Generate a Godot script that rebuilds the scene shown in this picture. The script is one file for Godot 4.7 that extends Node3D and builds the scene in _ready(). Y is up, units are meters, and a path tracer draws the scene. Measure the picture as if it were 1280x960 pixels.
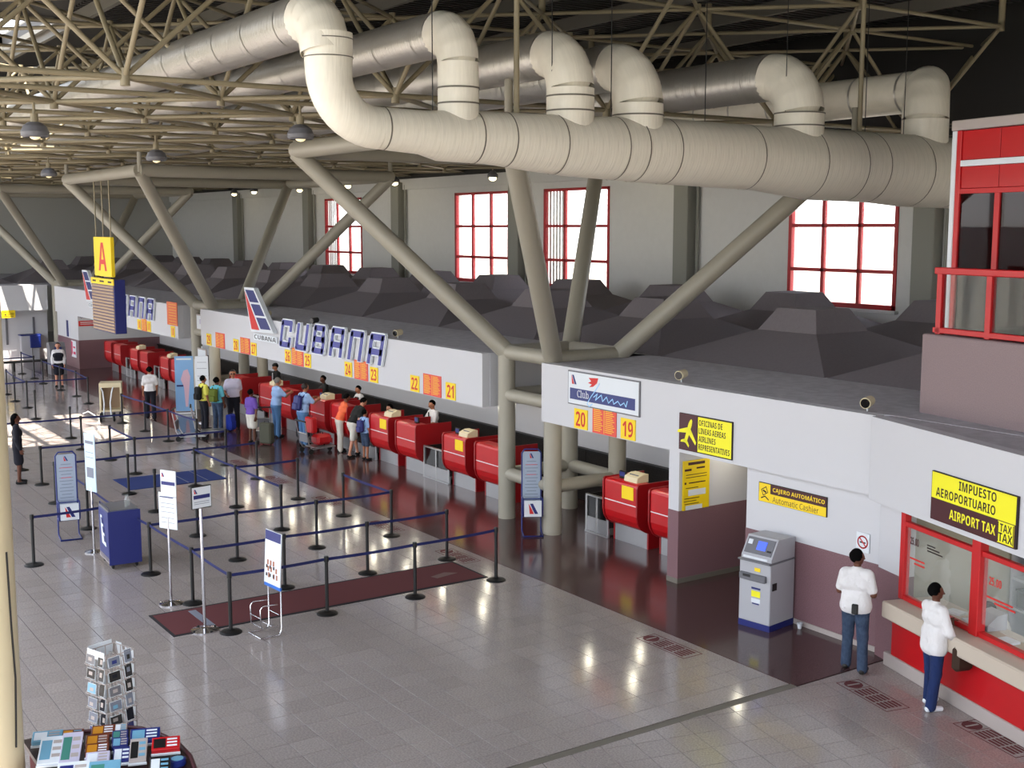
extends Node3D
# Airport check-in hall. Units are metres; X runs from the hall towards the check-in counters, -Z runs along the counters.

class Mb:
	var v := PackedVector3Array()
	var n := PackedVector3Array()
	var x := Transform3D.IDENTITY
	func tri(a: Vector3, b: Vector3, c: Vector3, na: Vector3, nb: Vector3, nc: Vector3) -> void:
		a = x * a; b = x * b; c = x * c
		na = (x.basis * na).normalized(); nb = (x.basis * nb).normalized(); nc = (x.basis * nc).normalized()
		v.append(a); n.append(na)
		if (b - a).cross(c - a).dot(na + nb + nc) > 0.0:
			v.append(c); n.append(nc); v.append(b); n.append(nb)
		else:
			v.append(b); n.append(nb); v.append(c); n.append(nc)
	func flat(a: Vector3, b: Vector3, c: Vector3, m: Vector3) -> void:
		tri(a, b, c, m, m, m)
	func quad(a: Vector3, b: Vector3, c: Vector3, d: Vector3, m: Vector3) -> void:
		flat(a, b, c, m); flat(a, c, d, m)
	func quad_auto(a: Vector3, b: Vector3, c: Vector3, d: Vector3, outward: Vector3) -> void:
		var m := (b - a).cross(c - a)
		if m.length() < 1e-9:
			m = (c - a).cross(d - a)
		m = m.normalized()
		if m.dot(outward) < 0.0: m = -m
		quad(a, b, c, d, m)
	func box(c: Vector3, s: Vector3, bev := 0.0) -> Mb:
		var h := s * 0.5
		if bev <= 0.0:
			for a in 3:
				for sg in [-1.0, 1.0]:
					var m := Vector3.ZERO; m[a] = sg
					var u := Vector3.ZERO; u[(a + 1) % 3] = h[(a + 1) % 3]
					var w := Vector3.ZERO; w[(a + 2) % 3] = h[(a + 2) % 3]
					var o := c + m * h[a]
					quad(o - u - w, o + u - w, o + u + w, o - u + w, m)
			return self
		var k := h - Vector3.ONE * bev
		for a in 3:
			var b := (a + 1) % 3
			var e := (a + 2) % 3
			for sg in [-1.0, 1.0]:
				var m := Vector3.ZERO; m[a] = sg
				var u := Vector3.ZERO; u[b] = k[b]
				var w := Vector3.ZERO; w[e] = k[e]
				var o := c + m * h[a]
				quad(o - u - w, o + u - w, o + u + w, o - u + w, m)
				for sb in [-1.0, 1.0]:
					var p := Vector3.ZERO; p[a] = sg * h[a]; p[b] = sb * k[b]
					var q := Vector3.ZERO; q[a] = sg * k[a]; q[b] = sb * h[b]
					var l := Vector3.ZERO; l[e] = k[e]
					var mm := Vector3.ZERO; mm[a] = sg; mm[b] = sb
					quad(c + p - l, c + p + l, c + q + l, c + q - l, mm.normalized())
		for sx in [-1.0, 1.0]:
			for sy in [-1.0, 1.0]:
				for sz in [-1.0, 1.0]:
					flat(c + Vector3(sx * h.x, sy * k.y, sz * k.z), c + Vector3(sx * k.x, sy * h.y, sz * k.z), c + Vector3(sx * k.x, sy * k.y, sz * h.z), Vector3(sx, sy, sz).normalized())
		return self
	func span(a: Vector3, b: Vector3, bev := 0.0) -> Mb:
		return box((a + b) * 0.5, (b - a).abs(), bev)
	func tube(p: Vector3, q: Vector3, r0: float, r1 := -1.0, sides := 10, caps := true) -> Mb:
		return sweep([p, q], [r0, r0 if r1 < 0.0 else r1], sides, caps)
	func sweep(ps: Array, rs: Array, sides := 10, caps := true) -> Mb:
		var rings := []
		var nrms := []
		var t0: Vector3 = (ps[1] - ps[0]).normalized()
		var u := t0.cross(Vector3.UP)
		if u.length() < 0.01: u = t0.cross(Vector3.RIGHT)
		u = u.normalized()
		var last := t0
		for i in ps.size():
			var t: Vector3
			if i == 0: t = t0
			elif i == ps.size() - 1: t = (ps[i] - ps[i - 1]).normalized()
			else: t = ((ps[i] - ps[i - 1]).normalized() + (ps[i + 1] - ps[i]).normalized()).normalized()
			u = (u - t * u.dot(t)).normalized()
			var w := t.cross(u)
			var ring := []
			var nr := []
			for k in sides:
				var a := TAU * k / sides
				var d := u * cos(a) + w * sin(a)
				ring.append(ps[i] + d * rs[i]); nr.append(d)
			rings.append(ring); nrms.append(nr)
			last = t
		for i in ps.size() - 1:
			for k in sides:
				var k2 := (k + 1) % sides
				tri(rings[i][k], rings[i + 1][k], rings[i + 1][k2], nrms[i][k], nrms[i + 1][k], nrms[i + 1][k2])
				tri(rings[i][k], rings[i + 1][k2], rings[i][k2], nrms[i][k], nrms[i + 1][k2], nrms[i][k2])
		if caps:
			for k in range(1, sides - 1):
				flat(rings[0][0], rings[0][k], rings[0][k + 1], -t0)
				flat(rings[-1][0], rings[-1][k], rings[-1][k + 1], last)
		return self
	func lathe(o: Vector3, prof: Array, sides := 20) -> Mb:   # prof: Vector2(radius, height) from bottom to top
		for i in prof.size() - 1:
			var p: Vector2 = prof[i]
			var q: Vector2 = prof[i + 1]
			var d := q - p
			var nn := Vector2(d.y, -d.x).normalized()
			for k in sides:
				var a := TAU * k / sides
				var b := TAU * (k + 1) / sides
				var ca := Vector3(cos(a), 0, sin(a))
				var cb := Vector3(cos(b), 0, sin(b))
				var na := ca * nn.x + Vector3.UP * nn.y
				var nb := cb * nn.x + Vector3.UP * nn.y
				var p0 := o + ca * p.x + Vector3.UP * p.y
				var p1 := o + cb * p.x + Vector3.UP * p.y
				var q0 := o + ca * q.x + Vector3.UP * q.y
				var q1 := o + cb * q.x + Vector3.UP * q.y
				if p.x > 1e-5: tri(p0, p1, q1, na, nb, nb)
				if q.x > 1e-5: tri(p0, q1, q0, na, nb, na)
		return self
	func ball(c: Vector3, r: Vector3, seg := 12) -> Mb:
		var rows := seg / 2
		for i in rows:
			var a := PI * i / rows - PI / 2
			var b := PI * (i + 1) / rows - PI / 2
			for k in seg:
				var f := TAU * k / seg
				var g := TAU * (k + 1) / seg
				var d := [Vector3(cos(a) * cos(f), sin(a), cos(a) * sin(f)), Vector3(cos(a) * cos(g), sin(a), cos(a) * sin(g)), Vector3(cos(b) * cos(g), sin(b), cos(b) * sin(g)), Vector3(cos(b) * cos(f), sin(b), cos(b) * sin(f))]
				tri(c + d[0] * r, c + d[1] * r, c + d[2] * r, (d[0] / r).normalized(), (d[1] / r).normalized(), (d[2] / r).normalized())
				tri(c + d[0] * r, c + d[2] * r, c + d[3] * r, (d[0] / r).normalized(), (d[2] / r).normalized(), (d[3] / r).normalized())
		return self
	func prism(poly: Array, z0: float, z1: float) -> Mb:   # outline in x and y, thickness along z
		var p := PackedVector2Array(poly)
		if Geometry2D.is_polygon_clockwise(p): p.reverse()
		var idx := Geometry2D.triangulate_polygon(p)
		for i in range(0, idx.size(), 3):
			var a := p[idx[i]]; var b := p[idx[i + 1]]; var c := p[idx[i + 2]]
			flat(Vector3(a.x, a.y, z1), Vector3(b.x, b.y, z1), Vector3(c.x, c.y, z1), Vector3(0, 0, 1))
			flat(Vector3(a.x, a.y, z0), Vector3(b.x, b.y, z0), Vector3(c.x, c.y, z0), Vector3(0, 0, -1))
		for i in p.size():
			var a := p[i]; var b := p[(i + 1) % p.size()]
			var d := (b - a)
			quad(Vector3(a.x, a.y, z0), Vector3(b.x, b.y, z0), Vector3(b.x, b.y, z1), Vector3(a.x, a.y, z1), Vector3(d.y, -d.x, 0).normalized())
		return self
	func line(pts: Array, w: float, z0: float, z1: float) -> Mb:   # flat stroke in x and y
		for i in pts.size() - 1:
			var a: Vector2 = pts[i]; var b: Vector2 = pts[i + 1]
			var d := (b - a).normalized() * w * 0.5
			var s := Vector2(-d.y, d.x)
			prism([a - d * 0.6 - s, b + d * 0.6 - s, b + d * 0.6 + s, a - d * 0.6 + s], z0, z1)
		return self
	func done() -> ArrayMesh:
		var am := ArrayMesh.new()
		var arr := []
		arr.resize(Mesh.ARRAY_MAX)
		arr[Mesh.ARRAY_VERTEX] = v
		arr[Mesh.ARRAY_NORMAL] = n
		am.add_surface_from_arrays(Mesh.PRIMITIVE_TRIANGLES, arr)
		return am

var M := {}
var names := {}
var rng := RandomNumberGenerator.new()

func mb() -> Mb:
	return Mb.new()

func numbered(called: String) -> String:
	if not names.has(called):
		names[called] = 0
		return called
	names[called] += 1
	return "%s_%03d" % [called, names[called]]

func obj(called: String, b, m: Material, parent: Node3D = null) -> MeshInstance3D:
	var o := MeshInstance3D.new()
	o.mesh = b.done() if b is Mb else b
	o.material_override = m
	if parent == null:
		o.name = numbered(called)
		add_child(o)
	else:
		o.name = called
		parent.add_child(o, true)
	return o

func thing(called: String, label: String, category: String, at := Vector3.ZERO, turn := 0.0, group := "") -> Node3D:
	var o := Node3D.new()
	o.name = numbered(called)
	add_child(o)
	o.position = at
	o.rotation.y = turn
	tag(o, label, category, group)
	return o

func tag(o: Node3D, label: String, category: String, group := "") -> Node3D:
	o.set_meta("label", label)
	o.set_meta("category", category)
	if group: o.set_meta("group", group)
	return o

func structure(called: String, label := "") -> Node3D:
	var o := Node3D.new()
	o.name = numbered(called)
	add_child(o)
	o.set_meta("kind", "structure")
	if label: o.set_meta("label", label)
	return o

func struct_mesh(called: String, b: Mb, m: Material, label := "") -> MeshInstance3D:
	var o := obj(called, b, m)
	o.set_meta("kind", "structure")
	if label: o.set_meta("label", label)
	return o

func mat(key: String, c: Color, rough := 0.7, metal := 0.0, spec := 0.5) -> StandardMaterial3D:
	var m := StandardMaterial3D.new()
	m.resource_name = key
	m.albedo_color = c
	m.roughness = rough
	m.metallic = metal
	m.metallic_specular = spec
	M[key] = m
	return m

func speckle(m: StandardMaterial3D, lo: Color, hi: Color, freq: float, per_metre: float, sd: int, size := 256) -> void:
	var f := FastNoiseLite.new()
	f.seed = sd
	f.noise_type = FastNoiseLite.TYPE_SIMPLEX
	f.frequency = freq
	f.fractal_octaves = 4
	f.fractal_gain = 0.65
	var r := Gradient.new()
	r.set_color(0, lo); r.set_color(1, hi)
	r.set_offset(0, 0.2); r.set_offset(1, 0.8)
	var t := NoiseTexture2D.new()
	t.width = size; t.height = size
	t.seamless = true
	t.noise = f
	t.color_ramp = r
	m.albedo_texture = t
	m.albedo_color = Color.WHITE
	m.uv1_triplanar = true
	m.uv1_world_triplanar = true
	m.uv1_scale = Vector3.ONE * per_metre

var font_bold: SystemFont
var font_plain: SystemFont
var font_serif: SystemFont

func text(parent: Node3D, s: String, centre: Vector3, w: float, h: float, m: Material, font: Font = null, called := "lettering", italic := false) -> MeshInstance3D:
	var t := TextMesh.new()
	t.text = s
	t.font = font if font else font_bold
	t.font_size = 48
	t.pixel_size = 0.01
	t.depth = 0.0
	t.curve_step = 2.0
	var box := t.get_aabb()
	var arr := t.get_mesh_arrays() if t.has_method("get_mesh_arrays") else []
	var o := MeshInstance3D.new()
	o.name = called
	o.mesh = t
	o.material_override = m
	parent.add_child(o, true)
	var k := Vector2(w / maxf(box.size.x, 0.001), h / maxf(box.size.y, 0.001))
	if w <= 0.0: k.x = k.y
	if h <= 0.0: k.y = k.x
	o.scale = Vector3(k.x, k.y, 1)
	var c := box.get_center()
	o.position = centre - Vector3(c.x * k.x, c.y * k.y, c.z)
	return o

# ---------------------------------------------------------------- figures: tapered limbs joined by a smooth minimum, meshed as surface nets
func net(b: Mb, bones: Array, cell: float, k: float) -> void:
	var lo := Vector3.ONE * 1e9
	var hi := -lo
	for q in bones:
		var r: float = maxf(q[2], q[3]) + 2.5 * cell
		for e in [q[0], q[1]]:
			lo = lo.min(e - Vector3.ONE * r)
			hi = hi.max(e + Vector3.ONE * r)
	var nx := int((hi.x - lo.x) / cell) + 2
	var ny := int((hi.y - lo.y) / cell) + 2
	var nz := int((hi.z - lo.z) / cell) + 2
	var g := PackedFloat32Array()
	g.resize(nx * ny * nz)
	g.fill(9.0)
	var sy := nx
	var sz := nx * ny
	for q in bones:
		var a: Vector3 = q[0]
		var ba: Vector3 = q[1] - a
		var ra: float = q[2]
		var dr: float = q[3] - ra
		var bb: float = maxf(ba.length_squared(), 1e-9)
		var r: float = maxf(q[2], q[3]) + k + 2.0 * cell
		var l: Vector3 = (a.min(q[1]) - Vector3.ONE * r - lo) / cell
		var u: Vector3 = (a.max(q[1]) + Vector3.ONE * r - lo) / cell
		for iz in range(maxi(0, int(l.z)), mini(nz - 1, int(u.z) + 1) + 1):
			for iy in range(maxi(0, int(l.y)), mini(ny - 1, int(u.y) + 1) + 1):
				for ix in range(maxi(0, int(l.x)), mini(nx - 1, int(u.x) + 1) + 1):
					var p := lo + Vector3(ix, iy, iz) * cell - a
					var t := clampf(p.dot(ba) / bb, 0.0, 1.0)
					var d := (p - ba * t).length() - ra - dr * t
					var at := ix + iy * sy + iz * sz
					var o := g[at]
					var hh := k - absf(o - d)
					g[at] = minf(o, d) - (hh * hh / (4.0 * k) if hh > 0.0 else 0.0)
	var id := PackedInt32Array()
	id.resize(nx * ny * nz)
	id.fill(-1)
	var vs := PackedVector3Array()
	var ns := PackedVector3Array()
	var offs := [0, 1, sy, sy + 1, sz, sz + 1, sz + sy, sz + sy + 1]
	for iz in nz - 1:
		for iy in ny - 1:
			for ix in nx - 1:
				var at := ix + iy * sy + iz * sz
				if absf(g[at]) > 2.0 * cell: continue
				var mask := 0
				for c in 8:
					if g[at + offs[c]] < 0.0: mask |= 1 << c
				if mask == 0 or mask == 255: continue
				var sum := Vector3.ZERO
				var cnt := 0
				for e in [[0, 1], [2, 3], [4, 5], [6, 7], [0, 2], [1, 3], [4, 6], [5, 7], [0, 4], [1, 5], [2, 6], [3, 7]]:
					var da := g[at + offs[e[0]]]
					var db := g[at + offs[e[1]]]
					if (da < 0.0) != (db < 0.0):
						var f := da / (da - db)
						var p0 := Vector3(e[0] & 1, (e[0] >> 1) & 1, e[0] >> 2)
						var p1 := Vector3(e[1] & 1, (e[1] >> 1) & 1, e[1] >> 2)
						sum += p0.lerp(p1, f)
						cnt += 1
				id[at] = vs.size()
				vs.append(lo + (Vector3(ix, iy, iz) + sum / cnt) * cell)
				ns.append(Vector3(g[at + 1] - g[at], g[at + sy] - g[at], g[at + sz] - g[at]).normalized())
	for iz in range(1, nz - 1):
		for iy in range(1, ny - 1):
			for ix in range(1, nx - 1):
				var at := ix + iy * sy + iz * sz
				var d0 := g[at]
				if absf(d0) > 2.0 * cell: continue
				for ax in 3:
					var st: int = [1, sy, sz][ax]
					if (d0 < 0.0) == (g[at + st] < 0.0): continue
					var s1: int = [sy, sz, 1][ax]
					var s2: int = [sz, 1, sy][ax]
					var i0 := id[at]; var i1 := id[at - s1]; var i2 := id[at - s1 - s2]; var i3 := id[at - s2]
					if i0 < 0 or i1 < 0 or i2 < 0 or i3 < 0: continue
					b.tri(vs[i0], vs[i1], vs[i2], ns[i0], ns[i1], ns[i2])
					b.tri(vs[i0], vs[i2], vs[i3], ns[i0], ns[i2], ns[i3])

func hand(b: Mb, wrist: Vector3, dir: Vector3, palm: Vector3, side: float, s: float, cell: float, curl: float) -> void:
	var d := dir.normalized()
	var pn := (palm - d * palm.dot(d)).normalized()
	var e := d.cross(pn).normalized() * side
	var bones := [[wrist - d * 0.02 * s, wrist + d * 0.03 * s, 0.027 * s, 0.026 * s]]
	for i in 4:
		var f := -0.031 + 0.0205 * i
		var base := wrist + (d * 0.09 + e * f) * s
		bones.append([wrist + (d * 0.015 + e * f * 0.6) * s, base, 0.0155 * s, 0.0125 * s])
		var ln: float = [0.066, 0.078, 0.083, 0.072][i]
		var d1 := (d * cos(curl) + pn * sin(curl) + e * (i - 1.5) * 0.05).normalized()
		var d2 := (d * cos(curl * 2.3) + pn * sin(curl * 2.3)).normalized()
		var mid := base + d1 * ln * 0.5 * s
		bones.append([base, mid, 0.0098 * s, 0.0092 * s])
		bones.append([mid, mid + d2 * ln * 0.5 * s, 0.0092 * s, 0.008 * s])
	var tb := wrist + (d * 0.025 + e * 0.026 + pn * 0.006) * s
	var tm := tb + (d * 0.032 + e * 0.03 + pn * 0.012) * s
	bones.append([tb, tm, 0.0135 * s, 0.0105 * s])
	bones.append([tm, tm + (d * 0.03 + e * 0.006 + pn * 0.014) * s, 0.0105 * s, 0.0088 * s])
	net(b, bones, cell, 0.006)

func person(label: String, at: Vector3, turn: float, o: Dictionary, group := "") -> Node3D:
	var root := thing("person", label, "person", at, turn, group)
	var s: float = o.get("h", 1.75) / 1.75
	var cell: float = o.get("cell", 0.026)
	var near := cell < 0.02
	var sit: bool = o.get("sit", false)
	var hip_y := 0.94 if not sit else 0.52
	var drop := Vector3(0, hip_y - 0.94, 0)
	var T := Transform3D(Basis(), drop + Vector3(0, 0.94, 0)) * Transform3D(Basis(Vector3.BACK, o.get("tilt", 0.0)) * Basis(Vector3.RIGHT, o.get("lean", 0.0)), Vector3.ZERO) * Transform3D(Basis(), Vector3(0, -0.94, 0))
	var H := T * Transform3D(Basis(), Vector3(0, 1.5, 0)) * Transform3D(Basis(Vector3.UP, o.get("yaw", 0.0)) * Basis(Vector3.RIGHT, o.get("nod", 0.0)), Vector3(0, -1.5, 0) - Vector3.ZERO)
	H = T * (Transform3D(Basis(), Vector3(0, 1.5, 0)) * Transform3D(Basis(Vector3.UP, o.get("yaw", 0.0)) * Basis(Vector3.RIGHT, o.get("nod", 0.0)), Vector3.ZERO) * Transform3D(Basis(), Vector3(0, -1.5, 0)))
	var fat: float = o.get("fat", 1.0)
	var body := []
	var topb := []
	var botb := []
	var P := drop
	body.append([P + Vector3(-0.08, 0.95, 0), P + Vector3(0.08, 0.95, 0), 0.098 * fat, 0.098 * fat])
	var mid := [T * Vector3(-0.06, 1.1, 0.005), T * Vector3(0.06, 1.1, 0.005), 0.1 * fat, 0.1 * fat]
	var chest := [T * Vector3(-0.09, 1.28, 0.01), T * Vector3(0.09, 1.28, 0.01), 0.108 * fat, 0.108 * fat]
	var shl := [T * Vector3(-0.135, 1.42, -0.01), T * Vector3(0.135, 1.42, -0.01), 0.058, 0.058]
	body.append(mid); body.append(chest); body.append(shl)
	body.append([T * Vector3(0, 1.43, -0.01), T * Vector3(0, 1.55, 0.012), 0.056, 0.05])
	var c := 0.017
	var hem: float = o.get("hem", 0.9)
	topb.append([mid[0], mid[1], mid[2] + c, mid[3] + c])
	topb.append([chest[0], chest[1], chest[2] + c, chest[3] + c])
	topb.append([shl[0], shl[1], shl[2] + c, shl[3] + c])
	topb.append([T * Vector3(-0.075, hem + 0.08, 0), T * Vector3(0.075, hem + 0.08, 0), 0.102 * fat + c, 0.102 * fat + c])
	topb.append([T * Vector3(0, 1.42, -0.012), T * Vector3(0, 1.475, -0.005), 0.07, 0.064])
	if hem < 0.89:
		topb.append([T * Vector3(-0.08, 0.97, 0), T * Vector3(0.08, 0.965, 0), 0.108 * fat + c, 0.108 * fat + c])
		topb.append([T * Vector3(-0.075, 1.07, 0), T * Vector3(0.075, 1.07, 0), 0.107 * fat + c, 0.107 * fat + c])
		topb.append([T * Vector3(-0.085, hem + 0.1, 0), T * Vector3(0.085, hem + 0.1, 0), 0.106 * fat + c, 0.106 * fat + c])
	var legs: String = o.get("legs", "pants")
	botb.append([P + Vector3(-0.08, 0.93, 0), P + Vector3(0.08, 0.93, 0), 0.1 * fat + c, 0.1 * fat + c])
	var feet: Array = o.get("feet", [Vector3(0.11, 0, 0.02), Vector3(-0.11, 0, 0)])
	var shoes := mb()
	for i in 2:
		var sg := 1.0 - 2.0 * i
		var f: Vector3 = feet[i]
		var hip := P + Vector3(sg * 0.088, 0.91, 0)
		var ank := f + Vector3(0, 0.09, 0)
		var knee := hip.lerp(ank, 0.48) + Vector3(0, 0, o.get("bend", 0.02))
		if sit: knee = hip + Vector3(sg * 0.04, -0.02, 0.42)
		body.append([hip, knee, 0.083 * fat, 0.056]); body.append([knee, ank, 0.056, 0.037])
		var toe := f + Vector3(sg * 0.025, 0.035, 0.15)
		body.append([ank - Vector3(0, 0.03, 0.02), toe, 0.036, 0.028])
		if legs == "pants":
			botb.append([hip, knee, 0.083 * fat + c, 0.062 + c]); botb.append([knee, ank - Vector3(0, 0.02, 0), 0.058 + c, 0.056 + c])
		elif legs == "shorts":
			botb.append([hip, hip.lerp(knee, 0.95), 0.083 * fat + c, 0.07 + c])
		else:
			botb.append([hip, knee.lerp(hip, 0.15) * Vector3(0.8, 1, 1), 0.09 * fat + c, 0.1 + c])
		var sb := [[f + Vector3(0, 0.045, -0.045), f + Vector3(0, 0.04, 0.04), 0.042, 0.043], [f + Vector3(0, 0.04, 0.04), toe, 0.043, 0.036]]
		for q in sb:
			for j in 2: q[j] = q[j] * s
			for j in [2, 3]: q[j] = q[j] * s
		net(shoes, sb, 0.012 if near else 0.02, 0.02)
	var bm := mb()
	var arms: Array = o.get("arms", [])
	var sl: float = o.get("sleeve", 1.0)
	var sleeves := []
	for i in 2:
		var sg := 1.0 - 2.0 * i
		var sh := T * Vector3(sg * 0.17, 1.405, -0.01)
		var el := T * Vector3(sg * 0.22, 1.13, -0.01)
		var wr := T * Vector3(sg * 0.22, 0.89, 0.06)
		if arms.size() > i and arms[i] != null:
			el = T * arms[i][0]; wr = T * arms[i][1]
		body.append([sh, el, 0.05 * fat, 0.042]); body.append([el, wr, 0.041, 0.029])
		if sl > 0.0:
			sleeves.append([sh, sh.lerp(el, minf(sl, 1.0) * (0.8 if sl <= 1.0 else 1.0)), 0.052 * fat + c, 0.05 + c])
			if sl > 1.0: sleeves.append([el, el.lerp(wr, (sl - 1.0) * 0.92), 0.044 + c, 0.034 + c])
		hand(bm, wr * s, wr - el, T.basis * Vector3(-sg, 0, 0.5), -1.0 if i == 0 else 1.0, s, 0.005 if near else 0.0085, o.get("curl", 0.45))
	topb += sleeves
	var head := [[H * Vector3(0, 1.655, -0.012), H * Vector3(0, 1.66, -0.008), 0.093, 0.093], [H * Vector3(0, 1.615, 0.022), H * Vector3(0, 1.64, 0.03), 0.066, 0.07], [H * Vector3(0, 1.572, 0.052), H * Vector3(0, 1.6, 0.04), 0.034, 0.05],
		[H * Vector3(0, 1.642, 0.093), H * Vector3(0, 1.612, 0.112), 0.01, 0.015], [H * Vector3(0.092, 1.63, -0.008), H * Vector3(0.094, 1.655, -0.012), 0.012, 0.016], [H * Vector3(-0.092, 1.63, -0.008), H * Vector3(-0.094, 1.655, -0.012), 0.012, 0.016], [T * Vector3(0, 1.5, 0), H * Vector3(0, 1.58, 0.0), 0.05, 0.05]]
	for grp in [body, topb, botb, head]:
		for q in grp:
			if q.size() == 5: continue
			q[0] = q[0] * s; q[1] = q[1] * s; q[2] = q[2] * s; q[3] = q[3] * s
			q.append(1)
	net(bm, body, cell, 0.03)
	net(bm, head, 0.008 if near else 0.014, 0.018)
	obj("body", bm, o.skin, root)
	var tm := mb(); net(tm, topb, cell, 0.035)
	obj("shirt" if not o.has("topname") else o.topname, tm, o.top, root)
	var pm := mb(); net(pm, botb, cell, 0.03)
	obj({"pants": "trousers", "shorts": "shorts", "skirt": "skirt"}[legs], pm, o.bottom, root)
	obj("shoes", shoes, o.get("shoes", M.black_cloth), root)
	var hb := [[H * Vector3(0, 1.685, -0.02), H * Vector3(0, 1.69, -0.016), 0.084, 0.084], [H * Vector3(0, 1.645, -0.042), H * Vector3(0, 1.66, -0.046), 0.071, 0.075], [H * Vector3(0.05, 1.665, -0.03), H * Vector3(-0.05, 1.665, -0.03), 0.062, 0.062]]
	if o.get("long", false):
		hb.append([H * Vector3(0, 1.62, -0.055), H * Vector3(0, 1.5, -0.07), 0.075, 0.05])
	for q in hb:
		q[0] = q[0] * s; q[1] = q[1] * s; q[2] = q[2] * s; q[3] = q[3] * s
	var hm := mb(); net(hm, hb, 0.009 if near else 0.016, 0.015)
	obj("hair", hm, o.hair, root)
	var ey := mb()
	for sg in [-1.0, 1.0]:
		ey.ball(H * Vector3(sg * 0.034, 1.647, 0.083) * s, Vector3.ONE * 0.0115 * s, 8)
	if o.get("glasses", false):
		var gl := mb()
		for sg in [-1.0, 1.0]:
			gl.ball(H * Vector3(sg * 0.036, 1.647, 0.092) * s, Vector3(0.03, 0.022, 0.012) * s, 10)
			gl.tube(H * Vector3(sg * 0.06, 1.65, 0.085) * s, H * Vector3(sg * 0.1, 1.655, -0.01) * s, 0.004, -1, 6)
		gl.tube(H * Vector3(-0.03, 1.65, 0.1) * s, H * Vector3(0.03, 1.65, 0.1) * s, 0.004, -1, 6)
		obj("sunglasses", gl, M.black_gloss, root)
	obj("eyes", ey, M.eye, root)
	var mo := mb(); mo.x = H.scaled(Vector3.ONE * s) if false else Transform3D(H.basis, H.origin * s)
	mo.ball(Vector3(0, 1.583, 0.083) * s, Vector3(0.024, 0.006, 0.008) * s, 8)
	obj("mouth", mo, M.lips, root)
	if o.has("cap"):
		var cp := mb(); cp.x = Transform3D(H.basis, H.origin * s)
		cp.ball(Vector3(0, 1.7, -0.01) * s, Vector3(0.1, 0.075, 0.11) * s, 12)
		obj("cap", cp, o.cap, root)
	if o.has("tie"):
		var ti := mb(); ti.x = Transform3D(T.basis, T.origin * s)
		ti.prism([Vector2(-0.018, 1.43) * s, Vector2(0.018, 1.43) * s, Vector2(0.035, 1.14) * s, Vector2(0, 1.09) * s, Vector2(-0.035, 1.14) * s], 0.135 * s, 0.15 * s)
		obj("tie", ti, o.tie, root)
	if o.has("vest"):
		var vb := []
		for q in [[mid[0], mid[1], 0.128, 0.128], [T * Vector3(-0.09, 1.27, 0.01) * s, T * Vector3(0.09, 1.27, 0.01) * s, 0.135, 0.135], [T * Vector3(-0.1, 1.38, -0.04) * s, T * Vector3(0.1, 1.38, -0.04) * s, 0.09, 0.09]]: vb.append(q)
		var vm := mb(); net(vm, vb, cell, 0.03)
		obj("waistcoat", vm, o.vest, root)
	if o.has("pack"):
		var pk := mb(); pk.x = Transform3D(T.basis, T.origin * s)
		pk.box(Vector3(0, 1.2, -0.2) * s, Vector3(0.3, 0.42, 0.16) * s, 0.05 * s)
		pk.box(Vector3(0, 1.1, -0.29) * s, Vector3(0.22, 0.2, 0.06) * s, 0.025 * s)
		for sg in [-1.0, 1.0]:
			pk.sweep([Vector3(sg * 0.1, 1.36, -0.13) * s, Vector3(sg * 0.115, 1.5, -0.02) * s, Vector3(sg * 0.11, 1.38, 0.13) * s, Vector3(sg * 0.13, 1.15, 0.11) * s, Vector3(sg * 0.13, 1.02, -0.12) * s], [0.02 * s, 0.022 * s, 0.022 * s, 0.018 * s, 0.015 * s], 6)
		var bag := thing("backpack", o.packlabel, "backpack", at, turn)
		obj("bag", pk, o.pack, bag)
	return root

func _ready() -> void:
	rng.seed = 7
	var cam := Camera3D.new()
	cam.name = "camera"
	cam.fov = 35.162
	cam.position = Vector3(0, 6.35, 0)
	cam.rotation_degrees = Vector3(-7.335, -33.994, 0)
	cam.near = 0.1
	cam.far = 400.0
	add_child(cam)
	var env := Environment.new()
	var sky := Sky.new()
	var psm := ProceduralSkyMaterial.new()
	psm.sky_top_color = Color(0.86, 0.9, 0.96)
	psm.sky_horizon_color = Color(0.95, 0.95, 0.95)
	psm.ground_horizon_color = Color(0.88, 0.88, 0.86)
	psm.ground_bottom_color = Color(0.45, 0.44, 0.4)
	psm.sky_energy_multiplier = 2.0
	psm.ground_energy_multiplier = 2.0
	sky.sky_material = psm
	env.background_mode = Environment.BG_SKY
	env.sky = sky
	env.tonemap_mode = Environment.TONE_MAPPER_LINEAR
	env.tonemap_exposure = 1.2
	env.sdfgi_enabled = true
	env.ssao_enabled = true
	env.ssil_enabled = true
	var we := WorldEnvironment.new()
	we.name = "world_environment"
	we.environment = env
	add_child(we)
	var sun := DirectionalLight3D.new()
	sun.name = "sun"
	sun.light_color = Color(1.0, 0.96, 0.9)
	sun.light_energy = 6.0
	sun.light_angular_distance = 0.5
	sun.shadow_enabled = true
	sun.sky_mode = DirectionalLight3D.SKY_MODE_LIGHT_ONLY
	sun.look_at_from_position(Vector3.ZERO, Vector3(0.24, -1, -0.36), Vector3.FORWARD)
	add_child(sun)
	materials()
	shell()
	floor_tiles()
	canopy()
	columns()
	space_frame()
	duct()
	lamps()
	counters()
	passage_and_cash_machine()
	tax_booth()
	cabin()
	far_end()
	queue()
	stands()
	kiosk()
	signs()
	people()

func sysfont(nm: String, weight := 400) -> SystemFont:
	var f := SystemFont.new()
	f.font_names = PackedStringArray([nm])
	f.font_weight = weight
	return f

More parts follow.
